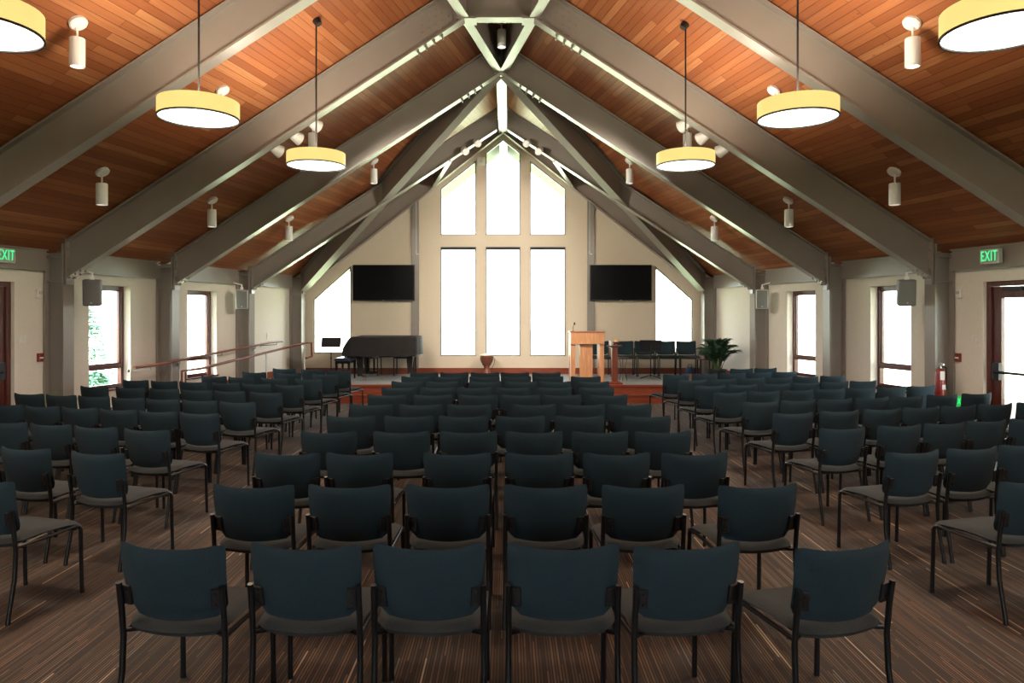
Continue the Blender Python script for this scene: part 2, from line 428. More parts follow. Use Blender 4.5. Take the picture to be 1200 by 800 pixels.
# ------------------------------------------------------------------ doors
dn = 0
for s in (-1, 1):
    dn += 1; a, b, z1 = 9.1, 10.33, 2.31
    q = lambda y, z, n: Vector((wx(s, y, n), y, z))
    mb = MB(); n0 = .05; dep = Vector((s*.12,0,0))
    for y0, y1, za, zb in ((a, a+.07, 0, z1), (b-.07, b, 0, z1), (a+.07, b-.07, z1-.07, z1)):
        mb.prism([q(y0,za,n0), q(y1,za,n0), q(y1,zb,n0), q(y0,zb,n0)], dep)
    d = struct(mb.build('door_%d' % dn, M['darkwood']))
    mb = MB(); y0, y1, zb = a+.075, b-.075, z1-.075; st = .13; n1 = .08; dp = Vector((s*.045,0,0))
    for u0, u1, v0, v1 in ((y0, y0+st, .01, zb), (y1-st, y1, .01, zb), (y0+st, y1-st, zb-.16, zb), (y0+st, y1-st, .01, .27)):
        mb.prism([q(u0,v0,n1), q(u1,v0,n1), q(u1,v1,n1), q(u0,v1,n1)], dp)
    lf = mb.build('door_leaf', M['darkwood'], d)
    mb = MB(); mb.prism([q(y0+st-.01,.26,n1+.02), q(y1-st+.01,.26,n1+.02), q(y1-st+.01,zb-.15,n1+.02), q(y0+st-.01,zb-.15,n1+.02)], (s*.008,0,0))
    if s == 1: mb.build('pane', M['glass'], d)
    else: tag(mb.build('door_panel', M['darkwood'], d), 'dark stained wooden door panel')
    mb = MB(); zb = 1.04
    mb.prism([q(y1-.14,zb-.11,n1-.05), q(y1-.03,zb-.11,n1-.05), q(y1-.03,zb+.13,n1-.05), q(y1-.14,zb+.13,n1-.05)], (s*.048,0,0))
    mb.tube([q(y1-.08,zb,n1-.06), q(y0+.05,zb,n1-.06)], .02, 8)
    mb.prism([q(y0+.03,zb-.06,n1-.05), q(y0+.10,zb-.06,n1-.05), q(y0+.10,zb+.06,n1-.05), q(y0+.03,zb+.06,n1-.05)], (s*.048,0,0))
    mb.build('panic_bar', M['blackpl'], d)
    mb = MB(); mb.prism([q(y1-.5,z1-.14,n1-.045), q(y1-.2,z1-.14,n1-.045), q(y1-.2,z1-.09,n1-.045), q(y1-.5,z1-.09,n1-.045)], (s*.043,0,0))
    mb.build('door_closer', M['blackpl'], d)

# ------------------------------------------------------------------ steel frame
def ibeam(mb, A, B, h, bf=.2, tf=.028, tw=.03, top=True, hb=None):
    A, B = Vector(A), Vector(B); d = B - A; s = Vector((d.x, d.y, 0)).normalized().cross(Vector((0,0,1)))
    up = Vector((0,0,1)); hb = hb or h
    mb.prism([A - s*tw/2 + up*tf*.5, B - s*tw/2 + up*tf*.5, B - s*tw/2 + up*hb, A - s*tw/2 + up*h], s*tw)
    mb.prism([A - s*bf/2, B - s*bf/2, B + s*bf/2, A + s*bf/2], up*tf)
    if top: mb.prism([A - s*bf/2 + up*(h-tf), B - s*bf/2 + up*(hb-tf), B + s*bf/2 + up*(hb-tf), A + s*bf/2 + up*(h-tf)], up*tf)
def bolts(mb, pts, ax, r=.014, l=.03):
    ax = Vector(ax).normalized()
    for p in pts:
        p = Vector(p); mb.tube([p, p + ax*l], r, 6)
ZRB = 2.375                                              # rafter underside at the column face
def rafter(s, y, h, x_in, k=SL, z0=ZRB, name='roof_beam', splice=True):
    w = W(y); z1 = z0 + k*(w - x_in)
    mb = MB(); A = (s*(w-.02), y, z0 + k*.02); B = (s*x_in, y, z1)
    ibeam(mb, A, B, h)
    # cap strip along the top
    mb.prism([(s*w, y-.06, z0+h-.002), (s*x_in, y-.06, z1+h-.002), (s*x_in, y+.06, z1+h-.002), (s*w, y+.06, z0+h-.002)], (0,0,.012))
    # end plate on the column with bolt rows
    mb.box((s*(w-.012), y, z0+h/2-.02), (.024, .2, h+.12))
    for yo in (-.06, .06):
        bolts(mb, [(s*(w-.024), y+yo, z0+.02+i*(h-.02)/4) for i in range(5)], (-s,0,0))
        for t in (.06, .14, .22): bolts(mb, [(s*(w-t), y+yo, z0 + k*t)], (0,0,-1), .016, .03)
    if splice:
        for t in (.35, .47, .59, .71):
            x = x_in + t
            for yo in (-.05, .05): bolts(mb, [(s*x, y+yo, z1 - k*t)], (0,0,-1), .016, .05)
        ux = Vector((s, 0, -k)).normalized(); vz = Vector((0,0,1))
        P0 = Vector((s*(x_in+.2), y-.024, z1 - k*.2 + .05))
        mb.prism([P0, P0+ux*.62, P0+ux*.62+vz*(h-.1), P0+vz*(h-.1)], (0,.008,0))
        for i in range(5):
            for j in range(4): bolts(mb, [P0 + ux*(.08+.115*i) + vz*(.06+(h-.22)*j/3)], (0,-1,0), .011, .014)
    return tag(struct(mb.build(name, M['steel'])), None)
for s in (-1, 1):
    for y, h in ((ZA0, .57), (ZA, .57), (ZB, .57)): rafter(s, y, h, max(0, W(y)-W(ZB)))
    rafter(s, ZC, .48, .115, splice=False)
    rafter(s, ZD-.02, .47, 0, k=.79, z0=2.43, splice=False)
    # diagonal from the apex of the third frame down to the corner column
    mb = MB(); ibeam(mb, (s*.06, ZB+.06, 6.22), (s*(WD-.03), ZD-.06, 2.42), .56, .2, hb=.50); struct(mb.build('diagonal_beam', M['steel']))
    for ya, yb in ((ZA0, ZA), (ZA, ZB)):
        mb = MB(); q = max(.03,W(ya)-W(ZB)); mb.prism([(s*(q-.16), ya-.10, ZRB+SL*W(ZB)-.012), (s*(q+.14), ya-.10, ZRB+SL*W(ZB)-.012), (s*(q+.14), ya+.16, ZRB+SL*W(ZB)-.012), (s*(q-.16), ya+.16, ZRB+SL*W(ZB)-.012)], (0,0,.014)); ibeam(mb, (s*max(.03,W(ya)-W(ZB)), ya, ZRB+SL*W(ZB)), (s*max(.03,W(yb)-W(ZB)), yb, ZRB+SL*W(ZB)), .56, .15); struct(mb.build('ridge_beam', M['steel']))
    mb = MB(); ibeam(mb, (s*1.14, ZC, 5.17), (s*1.74, ZD, 5.0), .32, .09, .02, .02); struct(mb.build('brace_beam', M['steel']))
for y in (ZA0, ZA):
    x = W(y)-W(ZB); mb = MB(); ibeam(mb, (-x-.02, y, ZRB+SL*W(ZB)), (x+.02, y, ZRB+SL*W(ZB)), .57, .2); struct(mb.build('collar_beam', M['steel']))
mb = MB(); ibeam(mb, (0, ZB+.02, 6.36), (0, YO-.1, 6.36), .48, .2, .03, .03); struct(mb.build('ridge_beam', M['steel']))
# columns: I sections with the flange to the room
for s in (-1, 1):
    for y in (ZA0, ZA, ZB, ZC, ZD):
        mb = MB()
        def cq(u, n): return Vector((s*(W(y+u)+n), y+u, 0))
        def cbox(u0, u1, n0, n1, z0, z1):
            mb.prism([cq(u0,n0)+Vector((0,0,z0)), cq(u1,n0)+Vector((0,0,z0)), cq(u1,n1)+Vector((0,0,z0)), cq(u0,n1)+Vector((0,0,z0))], (0,0,z1-z0))
        hz = EZ - .06
        cbox(-.1, .1, 0, .028, 0, hz); cbox(-.1, .1, .27, .298, 0, EZ - SL*.30 - .02); cbox(-.018, .018, .028, .27, 0, EZ - SL*.27 - .02)
        for z in (2.33, 2.70): cbox(-.09, .09, .028, .27, z, z+.022)
        cbox(-.14, .14, -.02, .30, 0, .02)
        struct(mb.build('column', M['steel']))
    # header beams between the columns
    for ya, yb in ((Y0+.1, ZA0), (ZA0, ZA), (ZA, ZB), (ZB, ZC), (ZC, ZD)):
        mb = MB(); a, b = ya+.11, yb-.11
        def hb(n0, n1, z0, z1): mb.prism([(wx(s,a,n0),a,z0), (wx(s,b,n0),b,z0), (wx(s,b,n1),b,z0), (wx(s,a,n1),a,z0)], (0,0,z1-z0))
        hb(-.10, .002, 2.49, 2.51); hb(-.07, .002, 2.505, 2.80); hb(-.10, .002, 2.79, 2.81)
        struct(mb.build('header_beam', M['steel']))
    # end wall posts
    mb = MB(); x = 2.215
    mb.prism([(s*x-.095, YE-.05, .49), (s*x+.095, YE-.05, .49), (s*x+.095, YE-.05, top(s*x+.095)-.5), (s*x-.095, YE-.05, top(s*x-.095)-.5)], (0,.05,0))
    struct(mb.build('end_wall_post', M['steel']))

# ------------------------------------------------------------------ stage, steps, ramp, baseboards
mb = MB(); R0 = 15.34; rx = lambda y: -(W(y) - .98)
def poly_up(mb, pl, z0, z1): mb.prism([(x, y, z0) for x, y in pl], (0, 0, z1-z0))
stg = [(rx(R0)+.05, R0), (wx(1,R0)-.01, R0), (wx(1,YE)-.01, YE-.01), (wx(-1,YE)+.01, YE-.01), (wx(-1,16.0)+.01, 16.0), (rx(16.0)+.05, 16.0)]
poly_up(mb, stg, 0, ST)
stage = tag(struct(mb.build('stage_platform', M['stagecar'])), 'low carpeted stage platform across the end of the hall')
mb = MB(); mb.prism([(rx(R0)+.05, R0-.02, .02), (wx(1,R0)-.01, R0-.02, .02), (wx(1,R0)-.01, R0-.02, ST-.03), (rx(R0)+.05, R0-.02, ST-.03)], (0,.02,0))
mb.build('riser', M['cherry'], stage)
mb = MB(); mb.rbox(((rx(R0)+wx(1,R0))/2+.02, R0+.02, ST-.01), (wx(1,R0)-rx(R0)-.08, .14, .045), .01); mb.build('nosing', M['cherry'], stage)
mb = MB(); R1 = 15.02
mb.box(((rx(R1)+wx(1,R1))/2+.02, (R0+R1)/2, .075), (wx(1,R1)-rx(R1)-.12, R0-R1-.03, .15)); mb.box(((rx(R1)+wx(1,R1))/2+.02, (R0+R1)/2-.01, .16), (wx(1,R1)-rx(R1)-.10, R0-R1, .025))
mb.build('step', M['cherry'], stage)
mb = MB(); ya, yb = 11.95, 15.99
lo = [(wx(-1,ya)+.01, ya, .005), (rx(ya)+.05, ya, .005), (rx(yb)+.05, yb, .005), (wx(-1,yb)+.01, yb, .005)]
hi = [(p[0], p[1], .012 if p[1] == ya else ST) for p in lo]
mb.loft([lo, hi]); tag(struct(mb.build('ramp', M['carpet'])), 'carpeted ramp rising along the wall to the stage')
mb = MB(); k = 0
pl = [(rx(ya)+.05, ya, .0), (rx(yb)+.05, yb, 0), (rx(yb)+.05, yb, ST+.05), (rx(ya)+.05, ya, .06)]
mb.prism(pl, (.03, 0, 0)); struct(mb.build('trim_1', M['cherry']))
# sloping board on the wall beside the ramp, flat boards elsewhere
def wallboard(name, s, y0, y1, z0, z1, h=.15, t=.02):
    mb = MB(); P = [(wx(s,y0,-t), y0, z0), (wx(s,y1,-t), y1, z1), (wx(s,y1,-t), y1, z1+h), (wx(s,y0,-t), y0, z0+h)]
    mb.prism(P, (s*(t-.002), 0, 0)); struct(mb.build(name, M['cherry']))
wallboard('baseboard_left', -1, ya, yb, .02, ST); wallboard('baseboard_left.001', -1, yb, YE-.02, ST, ST)
wallboard('baseboard_left.002', -1, 10.36, 11.9, 0, 0, .1); wallboard('baseboard_left.003', -1, Y0, 9.07, 0, 0, .1)
wallboard('baseboard_right', 1, R0, YE-.02, ST, ST); wallboard('baseboard_right.001', 1, 10.36, R1-.05, 0, 0, .1); wallboard('baseboard_right.002', 1, Y0, 9.07, 0, 0, .1)
mb = MB(); mb.box((0, YE-.011, ST+.075), (2*WD+.5, .02, .15)); struct(mb.build('baseboard_front', M['cherry']))

# ------------------------------------------------------------------ handrails
t = thing('wall_handrail', 'red-brown wooden handrail fixed to the wall beside the ramp', 'handrail', (wx(-1,12.17,-.38), 12.17, 0))
L0 = Vector(t.location)
def hp(y, z): return Vector((wx(-1,y,-.38), y, z)) - L0
mb = MB(); mb.tube([hp(12.17,.955), hp(12.65,.96), hp(13.0,.985), hp(16.45,1.21), hp(16.95,1.215)], .024, 10); mb.build('rail', M['cherry_v'], t)
for y, z in ((12.55,.93), (13.32,.985), (14.6,1.065), (15.81,1.145), (16.7,1.19)):
    q = -.045 if y in (13.32, 15.81) else -.375
    mb = MB(); p = hp(y, z); mb.tube([p, p + Vector((0,0,-.04)), p + Vector((q,0,-.06))], .009, 6); mb.lathe([(.03,0),(.03,.008)], p + Vector((q-.003,0,-.06)), 12, Matrix.Rotation(PI/2,3,'Y')); mb.build('bracket', M['bolt'], t)
mb = MB()
t2 = thing('ramp_guard_rail', 'red-brown guard rail on posts along the open side of the ramp', 'handrail', (rx(11.8)+.09, 11.85, 0))
L0 = Vector(t2.location)
def gp(y, z): return Vector((rx(y)+.09, y, z)) - L0
mb.tube([gp(11.85,.62), gp(11.85,.92), gp(12.35,.925), gp(16.0,1.215), gp(16.28,1.215), gp(16.3,.90), gp(16.03,.88)], .024, 10); mb.tube([gp(11.85,.64), gp(12.35,.64)], .018, 8); mb.build('rail', M['cherry_v'], t2)
for y, z in ((11.95,.9), (12.55,.92), (14.4,1.07), (15.96,1.2)):
    mb = MB(); mb.tube([gp(y,0.0), gp(y,z)], .016, 8); mb.lathe([(.04,0),(.04,.012)], gp(y,.0), 12); mb.build('post', M['lgrey_pl'] if y > 13 else M['cherry_v'], t2)

# ------------------------------------------------------------------ chairs
def grid_shell(mb, fn, nu, nv, th):
    """closed slab: fn(u,v,side) -> point, side +1 front -1 back, with a rounded rim ring"""
    V = {}; vs = []
    def vid(k, p):
        V[k] = len(vs); vs.append(p)
    for sd in (1, -1):
        for i in range(nu+1):
            for j in range(nv+1): vid((sd,i,j), fn(-1+2*i/nu, j/nv, sd))
    fs = []
    for sd in (1, -1):
        for i in range(nu):
            for j in range(nv):
                q = (V[sd,i,j], V[sd,i+1,j], V[sd,i+1,j+1], V[sd,i,j+1]); fs.append(q if sd == 1 else q[::-1])
    rim = [(i,0) for i in range(nu)] + [(nu,j) for j in range(nv)] + [(i,nv) for i in range(nu,0,-1)] + [(0,j) for j in range(nv,0,-1)]
    n = len(rim); mid = []
    ctr = sum((Vector(p) for p in vs), Vector())/len(vs)
    for k in rim:
        a, b = Vector(vs[V[(1,)+k]]), Vector(vs[V[(-1,)+k]]); m = (a+b)/2
        d = (m - ctr); ax = (a-b).normalized(); d = (d - ax*d.dot(ax)).normalized()
        mid.append(len(vs)); vs.append(m + d*th*.45)
    for i in range(n):
        j = (i+1) % n
        fs.append((V[(1,)+rim[i]], mid[i], mid[j], V[(1,)+rim[j]])); fs.append((mid[i], V[(-1,)+rim[i]], V[(-1,)+rim[j]], mid[j]))
    mb.add(vs, fs, True)
def back_fn(u, v, sd):
    a = abs(u)
    zb = .518 + .006*a**2.2
    zt = .818 + .024*a**2.2
    w = max(0, (a-.86)/.14)                               # rounded corners
    zb += .022*w*w; zt -= .010*w*w
    z = zb + (zt - zb)*v
    hw = .220 + .016*v
    e = max(0, .10-v)/.10; f = max(0, v-.9)/.1
    x = u*(hw - .016*e*e - .006*f*f)
    y = -.225 - .055*v + .062*u*u - .012*math.sin(PI*v) - .02
    ed = 1 - .45*max(0, (a-.8)/.2)**2
    return (x, y + sd*.017*ed*(1 - .4*max(0, (abs(v-.5)-.42)/.08)), z)
def seat_fn(u, v, sd):
    a = abs(u); hw = .216 + .012*v
    yb = -.205 - .030*(1-a*a); yf = .245 - .012*a*a
    x = u*(hw - (.02 if (a > .9 and (v < .1 or v > .9)) else 0)); y = yb + (yf - yb)*v
    z = .468 - .012*(1-a*a)*(1-v*.6) + .014*math.sin(PI*min(1,v*1.1)) - .016*max(0,(v-.8)/.2)**2
    return (x, y, z + (.024 if sd == 1 else -.026)*(1 - .35*max(0,(a-.85)/.15)))
def make_chair(label, group):
    t = thing('upholstered_chair', label, 'chair', (0,0,0), 0, group)
    mb = MB(); grid_shell(mb, seat_fn, 12, 9, .05); mb.build('seat', M['seatfab_lit'], t, 60)
    mb = MB(); grid_shell(mb, back_fn, 14, 9, .034); mb.build('backrest', M['fabric'], t, 60)
    for s in (-1, 1):
        mb = MB(); mb.tube([(s*.240,-.262,.668), (s*.240,-.242,.55), (s*.240,-.228,.42), (s*.241,-.236,.26), (s*.246,-.285,.012)], .0138, 10)
        mb.tube([(s*.246,-.285,0), (s*.246,-.282,.02)], .0145, 10); mb.build('leg', M['tube'], t)
        mb = MB(); mb.tube([(s*.240,.19,.452), (s*.240,.222,.444), (s*.240,.235,.42), (s*.242,.245,.012)], .0135, 10)
        mb.tube([(s*.242,.245,0), (s*.242,.245,.02)], .0145, 10); mb.build('leg', M['tube'], t)
        mb = MB(); mb.tube([(s*.240,.205,.452), (s*.240,-.228,.442)], .0115, 8); mb.tube([(s*.240,-.228,.442), (s*.19,-.19,.436)], .010, 8); mb.build('side_rail', M['tube'], t)
        mb = MB(); mb.rbox((s*.212,-.244,.610), (.056,.014,.090), .005, 2, Matrix.Rotation(s*.30,3,'Z') @ Matrix.Rotation(.16,3,'X'))
        for dz in (-.025,.025): mb.lathe([(.006,0),(.004,.004)], (s*.208,-.254-dz*.15,.608+dz), 8, Matrix.Rotation(PI/2,3,'X'))
        mb.build('bracket', M['blackpl'], t)
    mb = MB(); mb.tube([(-.235,.20,.432), (.235,.20,.432)], .009, 8); mb.build('cross_bar', M['tube'], t)
    mb = MB(); mb.tube([(-.235,-.17,.428), (.235,-.17,.428)], .009, 8); mb.build('cross_bar', M['tube'], t)
    return t
ORD = ['first','second','third','fourth','fifth','sixth','seventh','eighth','ninth','tenth','eleventh','twelfth']
CENTRE = [
    [(-1.31, 3.43, -7), (-0.74, 3.43, -3), (-0.21, 3.43, 0), (0.38, 3.43, 0), (0.89, 3.43, 9), (1.55, 3.42, 15)],
    [(-1.36, 4.54, -3), (-0.8, 4.54, -1), (-0.22, 4.54, 0), (0.36, 4.54, 0), (0.93, 4.54, 2), (1.59, 4.54, 7)],
    [(-1.46, 5.53, -4), (-0.94, 5.53, -2), (-0.23, 5.53, -1), (0.36, 5.53, 1), (0.92, 5.53, 2), (1.48, 5.53, 4)],
    [(-1.4, 6.5, -3), (-0.78, 6.5, -1), (-0.21, 6.5, 1), (0.36, 6.5, 0), (0.92, 6.5, 2), (1.46, 6.5, 3)],
    [(-1.42, 7.45, -2), (-0.85, 7.45, 0), (-0.31, 7.45, 0), (0.25, 7.45, 1), (0.85, 7.45, -1), (1.5, 7.45, 2)],
    [(-1.39, 8.38, -3), (-0.84, 8.38, -1), (-0.3, 8.38, 0), (0.42, 8.38, 1), (0.97, 8.38, 2), (1.49, 8.38, 3)],
    [(-1.38, 9.34, -2), (-0.81, 9.34, -1), (-0.24, 9.34, 0), (0.29, 9.34, 0), (0.8, 9.34, 1), (1.38, 9.34, 2)],
    [(-1.36, 10.25, -2), (-0.84, 10.25, 0), (-0.33, 10.25, 0), (0.19, 10.25, 0), (0.76, 10.25, 1), (1.34, 10.25, 3)],
    [(-1.37, 11.15, -2), (-0.86, 11.15, 0), (-0.21, 11.15, 0), (0.32, 11.15, 1), (0.83, 11.15, 0), (1.4, 11.15, 3)],
    [(-1.35, 12.02, -2), (-0.84, 12.02, 0), (-0.25, 12.02, 0), (0.26, 12.02, 0), (0.78, 12.02, 1), (1.38, 12.02, 3)],
    [(-1.32, 12.81, -1), (-0.8, 12.81, 0), (-0.27, 12.81, 0), (0.25, 12.81, 0), (0.79, 12.81, 1)],
]
RAMP = [
    [(-3.0, 4.66, -16)],
    [(-2.81, 5.55, -16), (-3.46, 5.73, -16)],
    [(-2.98, 6.61, -16), (-3.52, 6.77, -16), (-4.02, 6.92, -16), (-4.52, 7.06, -16)],
    [(-2.97, 7.67, -16), (-3.46, 7.81, -16), (-3.96, 7.96, -16), (-4.45, 8.1, -16), (-4.95, 8.24, -16), (-5.44, 8.39, -16)],
    [(-2.93, 8.61, -16), (-3.43, 8.76, -16), (-3.93, 8.9, -16), (-4.42, 9.04, -16), (-4.92, 9.19, -16), (-5.41, 9.33, -16), (-5.91, 9.48, -16)],
    [(-2.94, 9.63, -16), (-3.48, 9.79, -16), (-3.97, 9.93, -16), (-4.47, 10.08, -16), (-5.02, 10.24, -16), (-5.61, 10.41, -16)],
    [(-2.95, 10.63, -16), (-3.47, 10.79, -16), (-3.97, 10.93, -16), (-4.52, 11.09, -16), (-5.02, 11.23, -16), (-5.53, 11.38, -16)],
    [(-2.93, 11.57, -16), (-3.52, 11.74, -16), (-4.1, 11.91, -16), (-4.6, 12.06, -16)],
    [(-2.89, 12.48, -16), (-3.57, 12.68, -16), (-4.23, 12.87, -16)],
    [(-2.88, 13.37, -16), (-3.38, 13.52, -16), (-3.96, 13.69, -16)],
]
DOOR = [
    [(3.26, 4.66, 16)],
    [(3.06, 5.59, 16), (3.6, 5.74, 16), (4.09, 5.89, 16)],
    [(3.05, 6.69, 16), (3.65, 6.86, 16), (4.15, 7.0, 16), (4.64, 7.15, 16), (5.14, 7.29, 16)],
    [(3.0, 7.68, 16), (3.55, 7.84, 16), (4.08, 7.99, 16), (4.58, 8.14, 16), (5.07, 8.28, 16), (5.58, 8.43, 16), (6.11, 8.58, 16)],
    [(3.0, 8.63, 16), (3.49, 8.78, 16), (3.99, 8.92, 16), (4.51, 9.07, 16), (5.01, 9.21, 16), (5.54, 9.37, 16), (6.07, 9.52, 16)],
    [(2.95, 9.63, 16), (3.44, 9.77, 16), (3.94, 9.92, 16), (4.43, 10.06, 16), (4.92, 10.2, 16), (5.42, 10.35, 16), (5.91, 10.49, 16)],
    [(2.94, 10.52, 16), (3.44, 10.66, 16), (3.98, 10.82, 16), (4.47, 10.96, 16), (4.97, 11.11, 16), (5.46, 11.25, 16)],
    [(2.92, 11.45, 16), (3.43, 11.6, 16), (3.92, 11.74, 16), (4.42, 11.88, 16), (4.91, 12.03, 16), (5.41, 12.17, 16)],
    [(2.89, 12.42, 16), (3.41, 12.57, 16), (3.94, 12.72, 16), (4.44, 12.87, 16), (4.94, 13.01, 16)],
    [(4.41, 13.71, 16), (4.9, 13.85, 16)],
]
used = [False]; chair0 = make_chair('x', 'x'); ctree = tree_of(chair0)
def place(x, y, yaw, label, group, z=0):
    if not used[0]:
        used[0] = True; chair0.location = (x,y,z); chair0.rotation_euler = (0,0,math.radians(yaw)); chair0['label'] = label; chair0['group'] = group; return chair0
    return dup(chair0, ctree, (x,y,z), math.radians(yaw), label, group)
for k, row in enumerate(CENTRE):
    for i, (x, y, a) in enumerate(row):
        place(x, y, a, 'dark blue chair, %s from the ramp side in %s centre row back from the stage' % (ORD[i], ORD[len(CENTRE)-1-k]), 'chairs in the centre block')
for k, row in enumerate(RAMP):
    for i, (x, y, a) in enumerate(row):
        place(x, y, a, 'dark chair, %s from the aisle in %s ramp-side row back from the stage' % (ORD[i], ORD[len(RAMP)-1-k]), 'angled chairs on the ramp side')
for k, row in enumerate(DOOR):
    for i, (x, y, a) in enumerate(row):
        place(x, y, a, 'dark chair, %s from the aisle in %s glass-door-side row back from the stage' % (ORD[i], ORD[len(DOOR)-1-k]), 'angled chairs on the glass door side')
for i, x in enumerate((2.37, 2.98, 3.50, 4.02, 4.53)):
    place(x, 17.72, 180, 'chair on the stage facing the hall, %s from the lectern towards the palm' % ORD[i], 'chairs along the back of the stage', ST)
for i, x in enumerate((-3.30, -2.42)):
    place(x, 17.95, 180, 'chair behind the covered piano, %s' % ('nearer its keyboard end', 'nearer its tail end')[i], 'chairs behind the piano', ST)

# ------------------------------------------------------------------ lamps
def slope_rot(x, y):
    s = 1 if x > 0 else -1
    n = Vector((s*SL*.98, SL*.2, 1)).normalized() if abs(x) > .6 else Vector((0,0,1))
    return Vector((0,0,1)).rotation_difference(n).to_matrix()
def light(name, typ, loc, energy, col, parent=None, rot=(0,0,0), **kw):
    l = bpy.data.lights.new(name, typ); l.energy = energy; l.color = col
    for k, v in kw.items(): setattr(l, k, v)
    o = bpy.data.objects.new(name, l); C.objects.link(o); o.location = loc; o.rotation_euler = rot
    if parent: o.parent = parent
    return o
WARM = (1, .85, .66)
P_DOWN, P_UP, P_SPOT = 27, 31, 10
PZ = 3.86                                                 # underside of the drum shades
def pendant(x, y, label, PZ=PZ):
    t = thing('drum_pendant_lamp', label, 'lamp', (x, y, PZ), 0, 'drum pendant lamps')
    R, H = .383, .172
    mb = MB(); n = 40
    loops = [[(r*math.cos(2*PI*k/n), r*math.sin(2*PI*k/n), z) for k in range(n)] for r, z in ((R,.012), (R,H), (R-.006,H), (R-.006,.012), (R,.012))]
    mb.loft(loops, False, True); mb.build('lamp_shade', M['shade'], t, 50)
    mb = MB(); mb.lathe([(R-.008,.012),(R-.008,.02)], n=40); mb.build('diffuser', M['diffuser'], t)
    mb = MB(); loops = [[(r*math.cos(2*PI*k/n), r*math.sin(2*PI*k/n), z) for k in range(n)] for r, z in ((R+.004,0), (R+.004,.014), (R-.010,.014), (R-.010,0), (R+.004,0))]
    mb.loft(loops, False, True); mb.build('rim', M['ring'], t)
    zt = deck_z(x, y) - PZ
    mb = MB(); mb.tube([(0,0,.12), (0,0,zt-.03)], .011, 8)
    for k in range(3):
        a = 2*PI*k/3; mb.tube([(0,0,.14), (R*.985*math.cos(a), R*.985*math.sin(a), .14)], .006, 6)
    mb.build('rod', M['cord'], t)
    mb = MB(); mb.lathe([(.0,-.075),(.045,-.072),(.055,-.03),(.055,.004)], (0,0,zt), 20, slope_rot(x,y)); mb.build('canopy', M['cord'], t)
    light('pendant_glow_down', 'AREA', (0,0,-.01), P_DOWN, WARM, t, shape='DISK', size=.72)
    light('pendant_glow_up', 'AREA', (0,0,.185), P_UP, WARM, t, (PI,0,0), shape='DISK', size=.66)
    return t
pl = [(2.50, 9.67), (3.01, 7.20), (3.50, 4.92)]
for s, side in ((-1, 'ramp-side'), (1, 'glass-door-side')):
    for (x, y), d, hz in zip(pl, ('closest to the stage', 'second from the stage', 'third from the stage'), (3.82, 3.785, 3.755)):
        pendant(s*x + (.075 - (.03 if y < 6 else 0) if s < 0 else 0), y, 'lit yellow drum pendant lamp, %s in the %s row' % (d, side), hz)
for s, side in ((-1, 'ramp-side'), (1, 'glass-door-side')): pendant(s*4.0, 2.45, 'added unseen lit yellow drum pendant lamp, fourth from the stage in the %s row' % side, 3.72)  # extra pair out of view, added to light the near chairs
def downlight(x, y, label):
    t = thing('cylinder_downlight', label, 'lamp', (x, y, deck_z(x,y)), 0, 'white cylinder downlights')
    mb = MB(); mb.lathe([(.088,.01),(.092,-.03),(.08,-.045),(.0,-.047)][::-1], (0,0,0), 24, slope_rot(x,y)); mb.build('canopy', M['white'], t)
    mb = MB(); mb.tube([(0,0,-.03),(0,0,-.18)], .011, 8); mb.build('stem', M['white'], t)
    mb = MB(); mb.lathe([(.02,-.165),(.068,-.17),(.074,-.185),(.074,-.46),(.070,-.465),(.064,-.465),(.060,-.44)], n=24, caps=False); mb.lathe([(.01,-.166),(.074,-.176)], n=24); mb.build('housing', M['white'], t)
    mb = MB(); mb.lathe([(.060,-.442),(.060,-.438)], n=24); mb.build('lens', M['lens'], t)
    light('downlight_beam', 'SPOT', (0,0,-.47), P_SPOT, WARM, t, spot_size=math.radians(85), spot_blend=.6, shadow_soft_size=.05)
low = [(5.40, 9.88), (4.90, 12.32), (4.35, 14.83)]; high = [(4.29, 7.45), (3.74, 9.82), (3.10, 12.0), (2.60, 14.74)]
for s, side in ((-1, 'ramp-side'), (1, 'glass-door-side')):
    for (x, y), d in zip(low[::-1], ('nearest the stage', 'between the second and third steel columns', 'farthest from the stage')):
        downlight(s*x, y, 'white cylinder downlight in the lower row over the %s seats, %s' % (side, {'nearest the stage':'nearest the stage','between the second and third steel columns':'middle one','farthest from the stage':'farthest from the stage'}[d]))
    for (x, y), d in zip(high[::-1], ('nearest the stage', 'second from the stage', 'third from the stage', 'fourth from the stage')):
        downlight(s*x, y, 'white cylinder downlight in the upper row of the %s roof slope, %s' % (side, d))
downlight(.02, 12.35, 'white cylinder downlight hanging in the triangle at the roof ridge')

def spot_head(pos, aim, label, group, r, up, watt, cone):
    """bell-shaped adjustable head hung from a beam, aimed along a direction"""
    t = thing('adjustable_spotlight', label, 'spotlight', pos, 0, group)
    aim = Vector(aim).normalized(); R = Vector((0,0,-1)).rotation_difference(aim).to_matrix()
    mb = MB(); mb.lathe([(.0,.11),(.045,.11),(.055,.06),(.075,.03),(r,-.10),(r-.006,-.105),(r-.02,-.06)], (0,0,0), 20, R, False); mb.build('housing', M['white'], t)
    mb = MB(); mb.lathe([(r-.018,-.07),(r-.018,-.066)], (0,0,0), 20, R); mb.lathe([(.03,-.078),(.022,-.066)], (0,0,0), 14, R); mb.build('lens', M['plate'], t)
    u = Vector(up); mb = MB(); mb.tube([R @ Vector((0,0,.08)), u*.6, u], .016, 8); mb.box(u, (.05,.05,.03)); mb.build('mount', M['white'], t)
    light('spotlight_beam', 'SPOT', aim*.11, watt, (1,.90,.76), t, Vector((0,0,-1)).rotation_difference(aim).to_euler(), spot_size=math.radians(cone), spot_blend=.7, shadow_soft_size=.05)
    return t
S_STAGE, S_HALL = 210, 14
